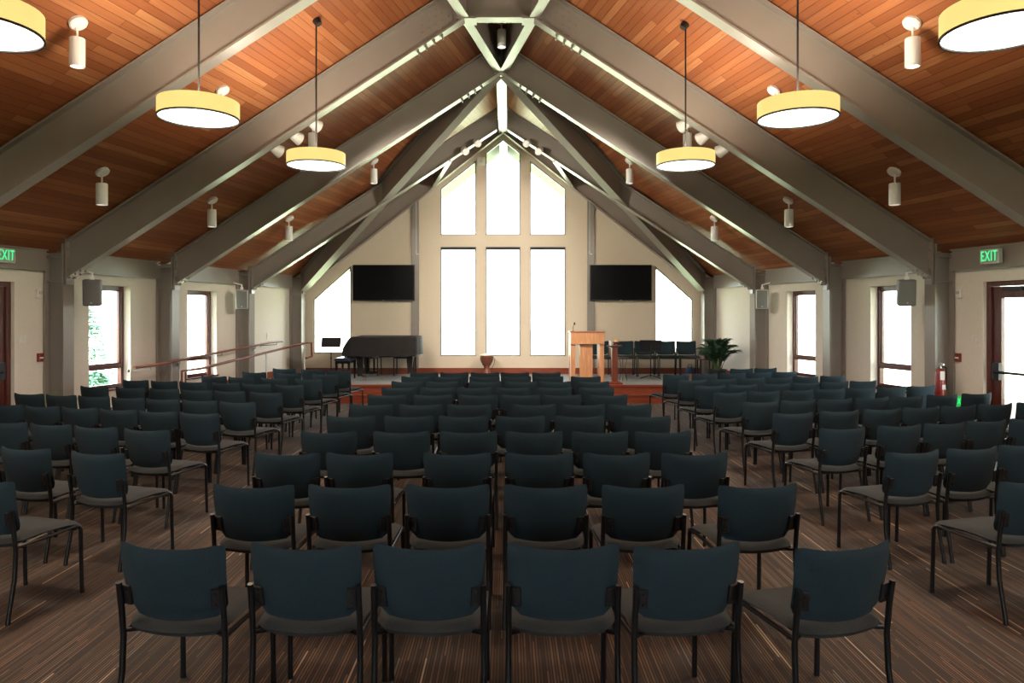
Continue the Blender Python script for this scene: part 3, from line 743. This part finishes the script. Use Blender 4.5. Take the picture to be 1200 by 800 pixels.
for s, side in ((-1, 'ramp side'), (1, 'glass door side')):
    for i, x in enumerate((2.85, 3.14, 3.44)):
        zz = ZRB + SL*(W(ZA) - x)
        spot_head((s*x, ZA+.22, zz+.03), (-s*.85, 1, -.42), 'white bell-shaped spotlight behind the second steel frame, %s, %s from the ridge' % (side, ORD[i]), 'spotlights behind the second frame', .10, (0,-.18,.10), S_STAGE, 75)
    for i, x in enumerate((.545, .81)):
        zz = ZRB + SL*(W(ZC) - x)
        spot_head((s*x, ZC-.16, zz-.02), (-s*.35, -.85, -.5), 'white spotlight under the fourth steel frame, %s, %s from the ridge' % (side, ORD[i]), 'spotlights under the fourth frame', .078, (0,.13,.06), S_HALL, 70)

# ------------------------------------------------------------------ wall fittings
def wall_pt(s, y, z, n=0): return Vector((wx(s,y,n), y, z))
ANG = math.atan(.2075)
def wall_rot(s): return s*ANG if s < 0 else ANG           # local +y runs along the wall
def wall_thing(name, label, cat, s, y, z, n, group=None):
    # local x points into the room (-s), y along the wall
    t = thing(name, label, cat, wall_pt(s,y,z,n), 0, group)
    t.rotation_euler = (0, 0, -ANG if s < 0 else ANG + PI)
    return t
def text_mesh(txt, size, depth, mat, parent, Mx, name='lettering'):
    cu = bpy.data.curves.new('t', 'FONT'); cu.body = txt; cu.size = size; cu.extrude = depth; cu.align_x = 'CENTER'; cu.align_y = 'CENTER'; cu.space_character = 1.12; cu.offset = .001
    ob = bpy.data.objects.new('t', cu); C.objects.link(ob)
    dg = bpy.context.evaluated_depsgraph_get(); me = bpy.data.meshes.new_from_object(ob.evaluated_get(dg))
    bpy.data.objects.remove(ob); me.transform(Mx); me.materials.clear(); me.materials.append(mat)
    o = bpy.data.objects.new(name, me); C.objects.link(o); o.parent = parent; return o
# text plane: faces local +x, reading along local +y for someone in the room
TX = Matrix(((0,0,1,0),(1,0,0,0),(0,1,0,0),(0,0,0,1)))
def exit_sign(s, y, z, label):
    t = wall_thing('exit_sign', label, 'sign', s, y, z, -.10, 'exit signs')
    mb = MB(); mb.rbox((.035,0,0), (.07,.31,.20), .008, 2); mb.build('case', M['signbox'], t)
    mb = MB(); mb.box((.071,0,0), (.004,.275,.165)); mb.build('sign_face', M['signface'], t)
    text_mesh('EXIT', .20, .002, M['green'], t, Matrix.Translation((.0755,0,0)) @ TX @ Matrix.Diagonal((.60,1,1,1)))
exit_sign(-1, 10.02, 2.66, 'green EXIT sign on the header above the solid dark door')
exit_sign(1, 10.05, 2.65, 'green EXIT sign on the header above the glass door')
for s, lab in ((-1,'green low-level exit sign near the floor by the solid dark door'), (1,'green low-level exit sign near the floor by the glass door')):
    t = wall_thing('exit_sign', lab, 'sign', s, 10.70, .56, 0, 'low-level exit signs')
    mb = MB(); mb.rbox((.012,0,0), (.024,.27,.15), .004, 2); mb.build('case', M['greenlow'], t)
    text_mesh('EXIT', .13, .001, M['green'], t, Matrix.Translation((.0255,0,0)) @ TX @ Matrix.Diagonal((.7,1,1,1)))
    wn_ = 'solid dark door' if s < 0 else 'glass door'
    t = wall_thing('fire_alarm_pull', 'small red fire alarm pull station on the wall beside the %s' % wn_, 'fire alarm', s, 10.74, 1.21, 0, 'fire alarm pull stations')
    mb = MB(); mb.rbox((.022,0,0), (.044,.085,.125), .006, 2); mb.build('case', M['red'], t)
    mb = MB(); mb.box((.048,0,-.005), (.010,.06,.022)); mb.build('pull_bar', M['paper'], t)
    t = wall_thing('alarm_strobe', 'small white alarm strobe high on the wall beside the %s' % wn_, 'alarm', s, 10.72, 2.15, 0, 'alarm strobes')
    mb = MB(); mb.rbox((.02,0,0), (.04,.09,.125), .006, 2); mb.build('case', M['plate'], t)
    mb = MB(); mb.rbox((.05,0,.02), (.025,.045,.05), .008, 2); mb.build('lens', M['lgrey_pl'], t)
    t = wall_thing('light_switch', 'white light switch plate beside the %s' % wn_, 'switch', s, 10.46, 1.49, 0, 'light switch plates')
    mb = MB(); mb.rbox((.004,0,0), (.008,.12,.12), .003, 2); mb.build('cover_plate', M['plate'], t)
    for dy in (-.025,.025):
        mb = MB(); mb.box((.011,dy,0), (.008,.028,.06)); mb.build('rocker', M['paper'], t)
# speakers
def speaker(x, y, z, s, label, pale):
    t = thing('wall_speaker', label, 'speaker', (x, y, z), 0, 'wall loudspeakers')
    yaw = s*math.radians(-20) ; t.rotation_euler = (math.radians(5), 0, yaw)
    case = M['lgrey_pl'] if pale else M['grey_pl']
    mb = MB(); mb.rbox((0,.1,0), (.245,.2,.40), .03, 4); mb.build('cabinet', case, t)
    mb = MB(); mb.rbox((0,-.006,0), (.215,.02,.37), .01, 2); mb.build('grille', M['grey_pl'], t)
    mb = MB(); mb.box((0,-.018,-.15), (.022,.004,.016)); mb.build('badge', M['lgrey_pl'], t)
    mb = MB(); mb.box((0,.1,.225), (.06,.05,.05)); mb.tube([(0,.1,.24),(0,.1,.30),(s*.16,.14,.34)], .016, 8); mb.build('bracket', M['white'], t)
speaker(-6.19, 11.0, 2.17, -1, 'dark grey loudspeaker on the second steel column, ramp side', False)
speaker(6.19, 11.0, 2.17, 1, 'dark grey loudspeaker on the second steel column, glass door side', False)
speaker(-5.47, 15.25, 2.16, -1, 'grey loudspeaker with pale rim by the fourth steel column, ramp side', True)
speaker(5.47, 15.25, 2.16, 1, 'grey loudspeaker with pale rim by the fourth steel column, glass door side', True)
# fire extinguisher in the recess of the second column
t = thing('fire_extinguisher', 'red fire extinguisher with white tag hung on the steel column by the glass door', 'fire extinguisher', (6.50, 10.69, .62))
mb = MB(); mb.lathe([(.055,0),(.07,.012),(.07,.34),(.055,.40),(.025,.43)], n=20); mb.build('cylinder_body', M['red'], t)
mb = MB(); mb.lathe([(.024,.43),(.024,.47)], n=12); mb.box((0,-.02,.49), (.022,.13,.018)); mb.box((0,-.03,.52), (.020,.14,.012), 0, Matrix.Rotation(.25,3,'X')); mb.build('handle', M['chrome'], t)
mb = MB(); mb.tube([(.02,0,.46),(.08,-.01,.45),(.088,-.01,.30),(.085,-.01,.12)], .011, 8); mb.build('hose', M['blackpl'], t)
mb = MB(); mb.box((-.01,-.075,.33), (.065,.004,.13)); mb.build('tag', M['paper'], t)
mb = MB(); mb.box((.012,-.072,.16), (.05,.006,.07)); mb.build('data_label', M['paper'], t)
mb = MB(); mb.box((0,.073,.25), (.05,.01,.3)); mb.build('wall_bracket', M['bolt'], t)
# televisions
for x, lab in ((-2.99, 'wide black wall television above the covered piano'), (2.95, 'wide black wall television above the stage chairs')):
    t = thing('television', lab, 'television', (x, YE-.14, 2.635), 0, 'wall televisions')
    mb = MB(); mb.rbox((0,.02,0), (1.55,.06,.90), .012, 2, Matrix.Identity(3)); mb.build('case', M['blackpl'], t)
    mb = MB(); mb.box((0,-.0115,.006), (1.51,.004,.855)); mb.build('screen', M['screen'], t)
    mb = MB(); mb.box((0,-.013,-.438), (.05,.004,.010)); mb.build('badge', M['lgrey_pl'], t)
    mb = MB(); mb.box((0,.09,0), (.5,.09,.4)); mb.build('wall_mount', M['bolt'], t)
# small white box high on the mullion
t = thing('sensor_box', 'small white box high on the mullion beside the tall centre window', 'sensor', (-.55, YE, 5.69))
mb = MB(); mb.rbox((0,-.05,0), (.19,.10,.19), .008, 2); mb.build('case', M['plate'], t)
mb = MB(); mb.lathe([(.03,0),(.024,.012)], (0,-.10,0), 14, Matrix.Rotation(PI/2,3,'X')); mb.build('lens', M['signbox'], t)
# hanging pull cords with hooks
for s, d in ((-1, 'by the television over the piano'), (1, 'by the television over the stage chairs')):
    x = s*2.16; zt = ZR - S2*2.16 - .5; zb = 3.34
    t = thing('hanging_cord', 'thin white cord with a hook hanging %s' % d, 'cord', (x, YE-.22, zb), 0, 'hanging cords')
    mb = MB(); mb.tube([(0,0,.06),(0,0,zt-zb)], .006, 6); mb.build('cord', M['wcord'], t)
    mb = MB(); mb.tube([(0,0,.09),(0,0,.03)] + [(.03-.03*math.cos(a)*1, 0, .03-.03*math.sin(a)) for a in (.5,1.1,1.8,2.4,3.0)], .008, 6); mb.build('hook', M['plate'], t)
# small plain wall plates by the stage and beyond
for s, y, z, d in ((-1, 17.0, 1.34, 'wall by the ramp top'), (1, 16.4, 1.9, 'wall above the palm')):
    t = wall_thing('wall_plate', 'small pale wall plate on the %s' % d, 'wall plate', s, y, z, 0)
    mb = MB(); mb.rbox((.008,0,0), (.016,.08,.13), .003, 2); mb.build('cover_plate', M['plate'], t)
    mb = MB(); mb.box((.019,0,0), (.008,.03,.05)); mb.build('knob', M['paper'], t)

# ------------------------------------------------------------------ stage furniture
# covered grand piano (keyboard end towards the ramp)
t = thing('grand_piano', 'baby grand piano under a dark quilted cover, on chrome casters', 'piano', (-2.80, 17.1, ST))
out = [(-.88,-.70),(-.88,.70)]; tail = []
pts = [(-.88,-.70), (-.35,-.70), (.05,-.66), (.35,-.52), (.60,-.36), (.80,-.15), (.89,.15), (.86,.45), (.72,.64), (.45,.70), (-.3,.70), (-.88,.70)]
def dens(P, n):
    r = []
    for i in range(len(P)):
        a, b = Vector(P[i]), Vector(P[(i+1)%len(P)])
        for k in range(n): r.append(a.lerp(b, k/n))
    return r
D = dens(pts, 4); DD = []
for i in range(len(D)):
    DD.append((D[i-1] + D[i]*2 + D[(i+1)%len(D)])/4)
mb = MB(); loops = []
rnd = [random.uniform(-1,1) for _ in DD]
for j, (z, g) in enumerate(((.55,1.0), (.60,1.006), (.70,1.0), (.82,.995), (.93,.99), (.970,.985), (.985,.965), (.988,.90), (.988,.76), (.988,.5), (.988,.05))):
    lp = []
    for i, p in enumerate(DD):
        q = p*g; zz = z
        if q.x < -.66 and z > .66: zz = z - (z-.66)*min(1, (-.66-q.x)/.21)*.92       # lid side slopes to the keyboard
        fold = .008*math.sin(i*1.7)*(1 if z < .9 else .3) + .005*rnd[i]
        n = p.normalized(); lp.append((q.x + n.x*fold, q.y + n.y*fold, zz + (.008*math.sin(i*.9) if j == 0 else 0)))
    loops.append(lp)
mb.loft(loops, True, True); mb.build('quilted_cover', M['cover'], t, 55)
mb = MB(); mb.prism([(p.x*.95, p.y*.95, .52) for p in DD], (0,0,.12)); mb.build('case', M['piano'], t)
for (x, y) in ((-.44,-.56), (-.50,.55), (.60,.12)):
    mb = MB(); mb.loft([[(x-a,y-a,z),(x+a,y-a,z),(x+a,y+a,z),(x-a,y+a,z)] for a, z in ((.045,.09),(.05,.14),(.07,.40),(.075,.54))]); lg = mb.build('leg', M['piano'], t)
    mb = MB()
    for dx in (.07,.115): mb.tube([(x+dx,y-.06,.06),(x+dx+.025,y-.06,.06)], .06, 14); mb.tube([(x+dx-.002,y-.06,.06),(x+dx+.027,y-.06,.06)], .02, 8)
    mb.box((x+.05,y-.03,.10), (.13,.08,.02)); mb.box((x+.10,y-.06,.09), (.02,.03,.06)); mb.build('caster', M['chrome'], lg)
mb = MB()
for dx in (-.07,.07): mb.box((-.30+dx,0,.34), (.035,.035,.40))
mb.box((-.30,0,.14), (.26,.16,.06))
for dx in (-.07,0,.07): mb.box((-.36+dx*.0,dx,.11), (.16,.025,.012))
mb.build('pedal_lyre', M['piano'], t)
# bench
t = thing('piano_bench', 'blue-black padded piano bench at the keyboard end of the piano', 'bench', (-3.62, 16.75, ST))
mb = MB(); mb.rbox((0,0,.475), (.36,.74,.07), .03, 4); mb.build('seat', M['leather'], t)
mb = MB(); mb.box((0,0,.415), (.33,.70,.06)); mb.build('frame', M['piano'], t)
for sx in (-.14,.14):
    for sy in (-.31,.31):
        mb = MB(); mb.loft([[(sx-a,sy-a,z),(sx+a,sy-a,z),(sx+a,sy+a,z),(sx-a,sy+a,z)] for a, z in ((.016,0),(.026,.40))]); mb.build('leg', M['piano'], t)
# music stands
def music_stand(x, y, zt, label, rz, w=.46, h=.25, tilt=20):
    t = thing('music_stand', label, 'music stand', (x, y, ST), rz, 'music stands')
    R = Matrix.Rotation(math.radians(-tilt), 3, 'X'); c = Vector((0,0,zt-ST-h/2+.02))
    mb = MB(); mb.rbox(c, (w,.010,h), .003, 1, R); mb.box(c + R @ Vector((0,.03,-h/2)), (w,.06,.010), 0, R)
    for sx in (-1,1): mb.box(c + R @ Vector((sx*w*.5,.004,0)), (.008,.018,h), 0, R)
    mb.build('desk', M['blackpl'], t)
    mb = MB(); mb.tube([(0,-.0,.05),(0,-.01,zt-ST-h*.5)], .012, 8); mb.lathe([(.018,.0),(.018,.06)], (0,0,.45), 10); mb.build('pole', M['tube'], t)
    for k in range(3):
        a = 2*PI*k/3 + .5; mb = MB(); mb.tube([(0,0,.08),(.14*math.cos(a),.14*math.sin(a),.05),(.27*math.cos(a),.27*math.sin(a),.012)], .010, 6); mb.build('leg', M['tube'], t)
music_stand(-4.02, 17.0, 1.29, 'black music stand in front of the side window beside the piano', .05, .44, .22)
music_stand(3.47, 17.0, 1.23, 'black music stand in front of the row of stage chairs', PI-.15, .50, .26)
# djembe
t = thing('djembe_drum', 'carved brown goblet drum below the centre windows', 'drum', (-.40, 17.85, ST))
mb = MB(); mb.lathe([(.11,0),(.105,.03),(.075,.14),(.07,.20),(.10,.28),(.145,.37),(.155,.44),(.152,.505)], n=28); mb.build('shell', M['drumwood'], t)
mb = MB(); mb.lathe([(.158,.49),(.158,.505),(.150,.518),(.0,.521)], n=28); mb.build('drum_head', M['drumskin'], t)
mb = MB()
for z in (.44, .26):
    r = .158 if z > .3 else .098; mb.tube([(r*math.cos(2*PI*k/20), r*math.sin(2*PI*k/20), z) for k in range(21)], .007, 6)
for k in range(20):
    a, b = 2*PI*k/20, 2*PI*(k+.5)/20; mb.tube([(.160*math.cos(a),.160*math.sin(a),.44),(.150*math.cos(a),.150*math.sin(a),.37),(.099*math.cos(b),.099*math.sin(b),.26)], .004, 4)
mb.tube([(.15,-.03,.47),(.20,-.04,.40),(.19,-.04,.30),(.12,-.03,.16)], .006, 6)
mb.build('rope', M['rope'], t)
# lectern
t = thing('lectern', 'honey wood lectern with open sides and a microphone', 'lectern', (1.83, 15.75, ST))
mb = MB(); mb.box((0,-.01,.99), (.72,.44,.25)); mb.build('desk_box', M['maple'], t)
mb = MB(); mb.box((0,-.01,1.125), (.76,.48,.022)); mb.build('desk_top', M['mapleTop'], t)
for sx in (-.31, .31):
    mb = MB(); mb.box((sx,-.12,.45), (.105,.105,.84)); mb.build('side_post', M['maple'], t)
    mb = MB(); mb.box((sx,.14,.45), (.105,.105,.84)); mb.build('side_post', M['maple'], t)
mb = MB(); mb.box((-.02,-.11,.45), (.28,.03,.84)); mb.build('front_panel', M['maple'], t)
mb = MB(); mb.box((0,0,.018), (.74,.42,.036)); mb.build('base', M['mapleTop'], t)
mb = MB(); mb.lathe([(.03,1.136),(.03,1.145)], (-.30,-.10,0), 12); mb.tube([(-.30,-.10,1.14),(-.30,-.10,1.22),(-.29,-.09,1.26),(-.275,-.06,1.285)], .006, 6)
mc = mb.build('microphone', M['blackpl'], t)
mb = MB(); mb.lathe([(.012,-.03),(.018,-.01),(.018,.02),(.008,.032)], (-.262,-.035,1.30), 12, Matrix.Rotation(-.9,3,'X')); mb.build('capsule', M['blackpl'], mc)
mb = MB(); mb.tube([(-.36,-.20,1.13),(-.395,-.22,1.08),(-.40,-.22,.96),(-.38,-.20,.90)], .008, 6); mb.tube([(-.36,-.20,1.0),(-.36,-.20,.02)], .006, 6); mb.build('cable', M['wcord'], t)
# candle pedestal
t = thing('wooden_pedestal', 'slim red-brown pedestal stand beside the lectern', 'pedestal', (2.42, 15.62, ST))
mb = MB(); mb.box((0,0,.43), (.12,.12,.76)); mb.build('post', M['cherry_v'], t)
mb = MB(); mb.box((0,0,.02), (.32,.26,.04)); mb.box((0,0,.048), (.22,.19,.02)); mb.build('base', M['cherry'], t)
mb = MB(); mb.box((0,0,.82), (.30,.24,.025)); mb.box((0,0,.800), (.20,.17,.02)); mb.build('top', M['darkwood'], t)
t = thing('pillar_candle', 'short white candle on the pedestal top beside the bowl', 'candle', (2.33, 15.60, ST+.8325))
mb = MB(); mb.lathe([(.030,0),(.032,.005),(.032,.10),(.028,.104),(.0,.098)], n=18); mb.build('wax', M['candle'], t)
mb = MB(); mb.tube([(0,0,.098),(.002,0,.112)], .002, 6); mb.build('wick', M['rope'], t)
t = thing('chalice_bowl', 'dark footed bowl holding an amber candle on the pedestal', 'bowl', (2.46, 15.62, ST+.8325))
mb = MB(); mb.lathe([(.04,0),(.04,.008),(.015,.014),(.015,.03),(.06,.05),(.085,.075),(.080,.076),(.03,.056)], n=22); mb.build('bowl_body', M['cherry_v'], t)
mb = MB(); mb.lathe([(.042,.055),(.045,.06),(.045,.118),(.04,.122)], n=18); mb.build('amber_candle', M['bowl'], t)
# small wire table behind the pedestal
t = thing('wire_side_table', 'small round black table on thin wire legs behind the pedestal', 'side table', (2.72, 16.35, ST))
mb = MB(); mb.lathe([(.12,.50),(.125,.505),(.125,.522),(.12,.526)], n=24); mb.build('table_top', M['blackpl'], t)
for k in range(3):
    a = 2*PI*k/3 + .3; mb = MB(); pts_ = []
    for i in range(9):
        q = i/8; pts_.append(((.10 - .05*math.sin(PI*q))*math.cos(a), (.10 - .05*math.sin(PI*q))*math.sin(a), .50*(1-q)+.006))
    mb.tube(pts_, .006, 6); mb.build('leg', M['tube'], t)
mb = MB(); mb.tube([(.055*math.cos(2*PI*k/16), .055*math.sin(2*PI*k/16), .25) for k in range(17)], .005, 6); mb.build('ring', M['tube'], t)
# end table with small red object
t = thing('end_table', 'small dark end table at the palm end of the chair row', 'side table', (4.80, 17.2, ST))
mb = MB(); mb.box((0,0,.44), (.34,.34,.025)); mb.build('table_top', M['darkwood'], t)
for sx in (-.145,.145):
    for sy in (-.145,.145):
        mb = MB(); mb.box((sx,sy,.214), (.03,.03,.428)); mb.build('leg', M['blackpl'], t)
t = thing('tissue_box', 'small dark red box on the end table', 'box', (4.83, 17.15, ST+.4525))
mb = MB(); mb.rbox((0,0,.03), (.14,.11,.06), .008, 2); mb.build('carton', M['darkwood'], t)
mb = MB(); mb.loft([[(.03*math.cos(2*PI*k/8)*g,.012*math.sin(2*PI*k/8)*g,z) for k in range(8)] for g, z in ((1,.058),(1.3,.085),(.5,.115))], True, True); mb.build('tissue', M['red'], t)
t = thing('wooden_box', 'low brown wooden box on the stage floor below the end table', 'box', (4.38, 16.75, ST))
mb = MB(); mb.box((0,0,.010), (.28,.22,.02))
for dx, dy, sx, sy in ((-.13,0,.02,.22),(.13,0,.02,.22),(0,-.10,.24,.02),(0,.10,.24,.02)): mb.box((dx,dy,.065), (sx,sy,.11))
mb.build('body', M['boxwood'], t)
mb = MB(); mb.box((0,-.112,.07), (.07,.006,.02)); mb.build('handle', M['darkwood'], t)
t = thing('blue_cloth_bag', 'dark blue cloth bag standing behind the low wooden box', 'bag', (4.40, 17.05, ST))
mb = MB(); mb.loft([[((.11+.012*math.sin(3*k))*g*math.cos(2*PI*k/14), .07*g*math.sin(2*PI*k/14), z) for k in range(14)] for g, z in ((.8,0),(1.05,.04),(1.05,.14),(.8,.22),(.45,.26))], True, True); mb.build('bag_body', M['bluecl'], t)
mb = MB(); mb.tube([(-.05,0,.24),(-.04,0,.32),(.04,0,.32),(.05,0,.24)], .008, 6); mb.build('handle', M['bluecl'], t)
# palm
t = thing('potted_palm', 'bushy green palm in a dark pot at the end of the stage', 'plant', (4.90, 16.55, ST))
mb = MB(); mb.lathe([(.15,0),(.17,.02),(.21,.20),(.225,.235),(.225,.25),(.205,.25),(.20,.21)], n=28); mb.build('pot', M['pot'], t)
mb = MB(); mb.lathe([(.20,.205),(.0,.22)], n=24); mb.build('soil', M['soil'], t)
rg = random.Random(5)
for k in range(30):
    a = 2*PI*k*.618 + rg.uniform(-.2,.2); r0 = rg.uniform(.02,.10)
    inner = k % 3 == 0
    reach = rg.uniform(.06,.20) if inner else rg.uniform(.26,.40)
    ht = rg.uniform(.66,.80) if inner else rg.uniform(.40,.68)
    b0 = Vector((r0*math.cos(a), r0*math.sin(a), .215)); dirv = Vector((math.cos(a), math.sin(a), 0))
    sp = []
    for i in range(11):
        q = i/10; sp.append(b0 + dirv*reach*(q**1.5) + Vector((0,0,ht*(1.32*q - .40*q*q*q)*.95)))
    fr = MB(); fr.tube(sp[:5], [.009,.009,.008,.007,.006], 6); st_ = fr.build('stalk', M['stem'], t)
    lf = MB(); lf.tube(sp[4:], [.006]+[.004]*6, 5)
    for i in range(3, 11):
        for sub in (0, .25, .5, .75):
            if i + sub > 10: continue
            p = sp[i].lerp(sp[min(10,i+1)], sub); tg = (sp[min(10,i+1)] - sp[i-1]).normalized()
            side = tg.cross(Vector((.01,0,1))).normalized()
            for sg in (-1, 1):
                ln = rg.uniform(.19,.28)*(1 - .45*abs((i-6)/5))
                d = (tg*.8 + side*sg*.75 + Vector((0,0,rg.uniform(-.1,.2)))).normalized()
                wv = d.cross(Vector((.01,0,1))).normalized()*.009 + Vector((0,0,.005))
                m1 = p + d*ln*.5 + Vector((0,0,-.01)); e1 = p + d*ln + Vector((0,0,-.05-.03*rg.random()))
                nn = d.cross(wv).normalized()*.0012
                lf.loft([[p - wv*.4 - nn, p + wv*.4 - nn, p + nn], [m1 - wv - nn, m1 + wv - nn, m1 + nn], [e1 - wv*.15 - nn, e1 + wv*.15 - nn, e1 + nn]])
    lf.build('frond', M['leaf'], t)

# ------------------------------------------------------------------ outdoors
mb = MB(); mb.box((0, 8, -.35), (160, 160, .3)); struct(mb.build('ground', M['lawn']))
def conifer(x, y, z0, h, r, label, name='conifer_tree'):
    t = thing(name, label, 'tree', (x, y, z0))
    rg = random.Random(int(abs(x*10)))
    mb = MB(); mb.tube([(0,0,0),(0,0,h*.95)], [r*.09,.01], 8); mb.build('trunk', M['trunk'], t)
    lf = MB()
    for k in range(1500):
        q = rg.random()**1.25; z = .12*h + q*h*.88; rr = r*(1-q)*(.35+.65*rg.random()**.5)*(1+.25*math.sin(z*9)); a = rg.random()*2*PI
        p = Vector((rr*math.cos(a), rr*math.sin(a), z - .12*rr)); d = Vector((math.cos(a+rg.uniform(-.6,.6)), math.sin(a+rg.uniform(-.6,.6)), rg.uniform(-.5,.2))).normalized()
        l = rg.uniform(.10,.2); wv = d.cross(Vector((0,0,1))).normalized()*l*.22; nn = Vector((0,0,.01))
        lf.loft([[p-wv*.5,p+wv*.5,p+nn],[p+d*l*.5-wv,p+d*l*.5+wv,p+d*l*.5+nn],[p+d*l-wv*.2,p+d*l+wv*.2,p+d*l+nn]])
    lf.build('foliage', M['needles'], t)
conifer(-9.35, 16.2, -.2, 2.45, 1.0, 'blue-green conifer outside the window nearest the solid dark door')
conifer(-7.45, 13.3, -.2, 1.0, .7, 'low green shrub outside below the window nearest the solid dark door', 'garden_shrub')

# ------------------------------------------------------------------ light, world, camera
w = bpy.data.worlds.new('sky'); bpy.context.scene.world = w; w.use_nodes = True
bg = w.node_tree.nodes['Background']; bg.inputs[0].default_value = (.93,.97,1,1); bg.inputs[1].default_value = 7.0
sun = light('sun', 'SUN', (-20,-20,20), 13.0, (1,.95,.86), angle=math.radians(.6))
sun.rotation_euler = Vector((1.4,1,-1.6)).to_track_quat('-Z','Y').to_euler()
cam = bpy.data.cameras.new('camera'); co = bpy.data.objects.new('camera', cam); C.objects.link(co)
cam.sensor_width = 36; cam.lens = 850/1200*36; cam.shift_x = 4/1200; cam.shift_y = -32/1200
co.location = (.14, 0, 1.85); co.rotation_euler = (PI/2, 0, 0); cam.clip_start = .05
sc = bpy.context.scene; sc.camera = co
sc.view_settings.view_transform = 'Standard'; sc.view_settings.look = 'None'; sc.view_settings.exposure = 1.0; sc.view_settings.gamma = 1
sc.view_settings.use_curve_mapping = False
try:
    sc.cycles.use_denoising = True; sc.cycles.max_bounces = 8; sc.cycles.diffuse_bounces = 5; sc.cycles.transparent_max_bounces = 12
    sc.cycles.sample_clamp_indirect = 6; sc.cycles.use_light_tree = True
except Exception: pass
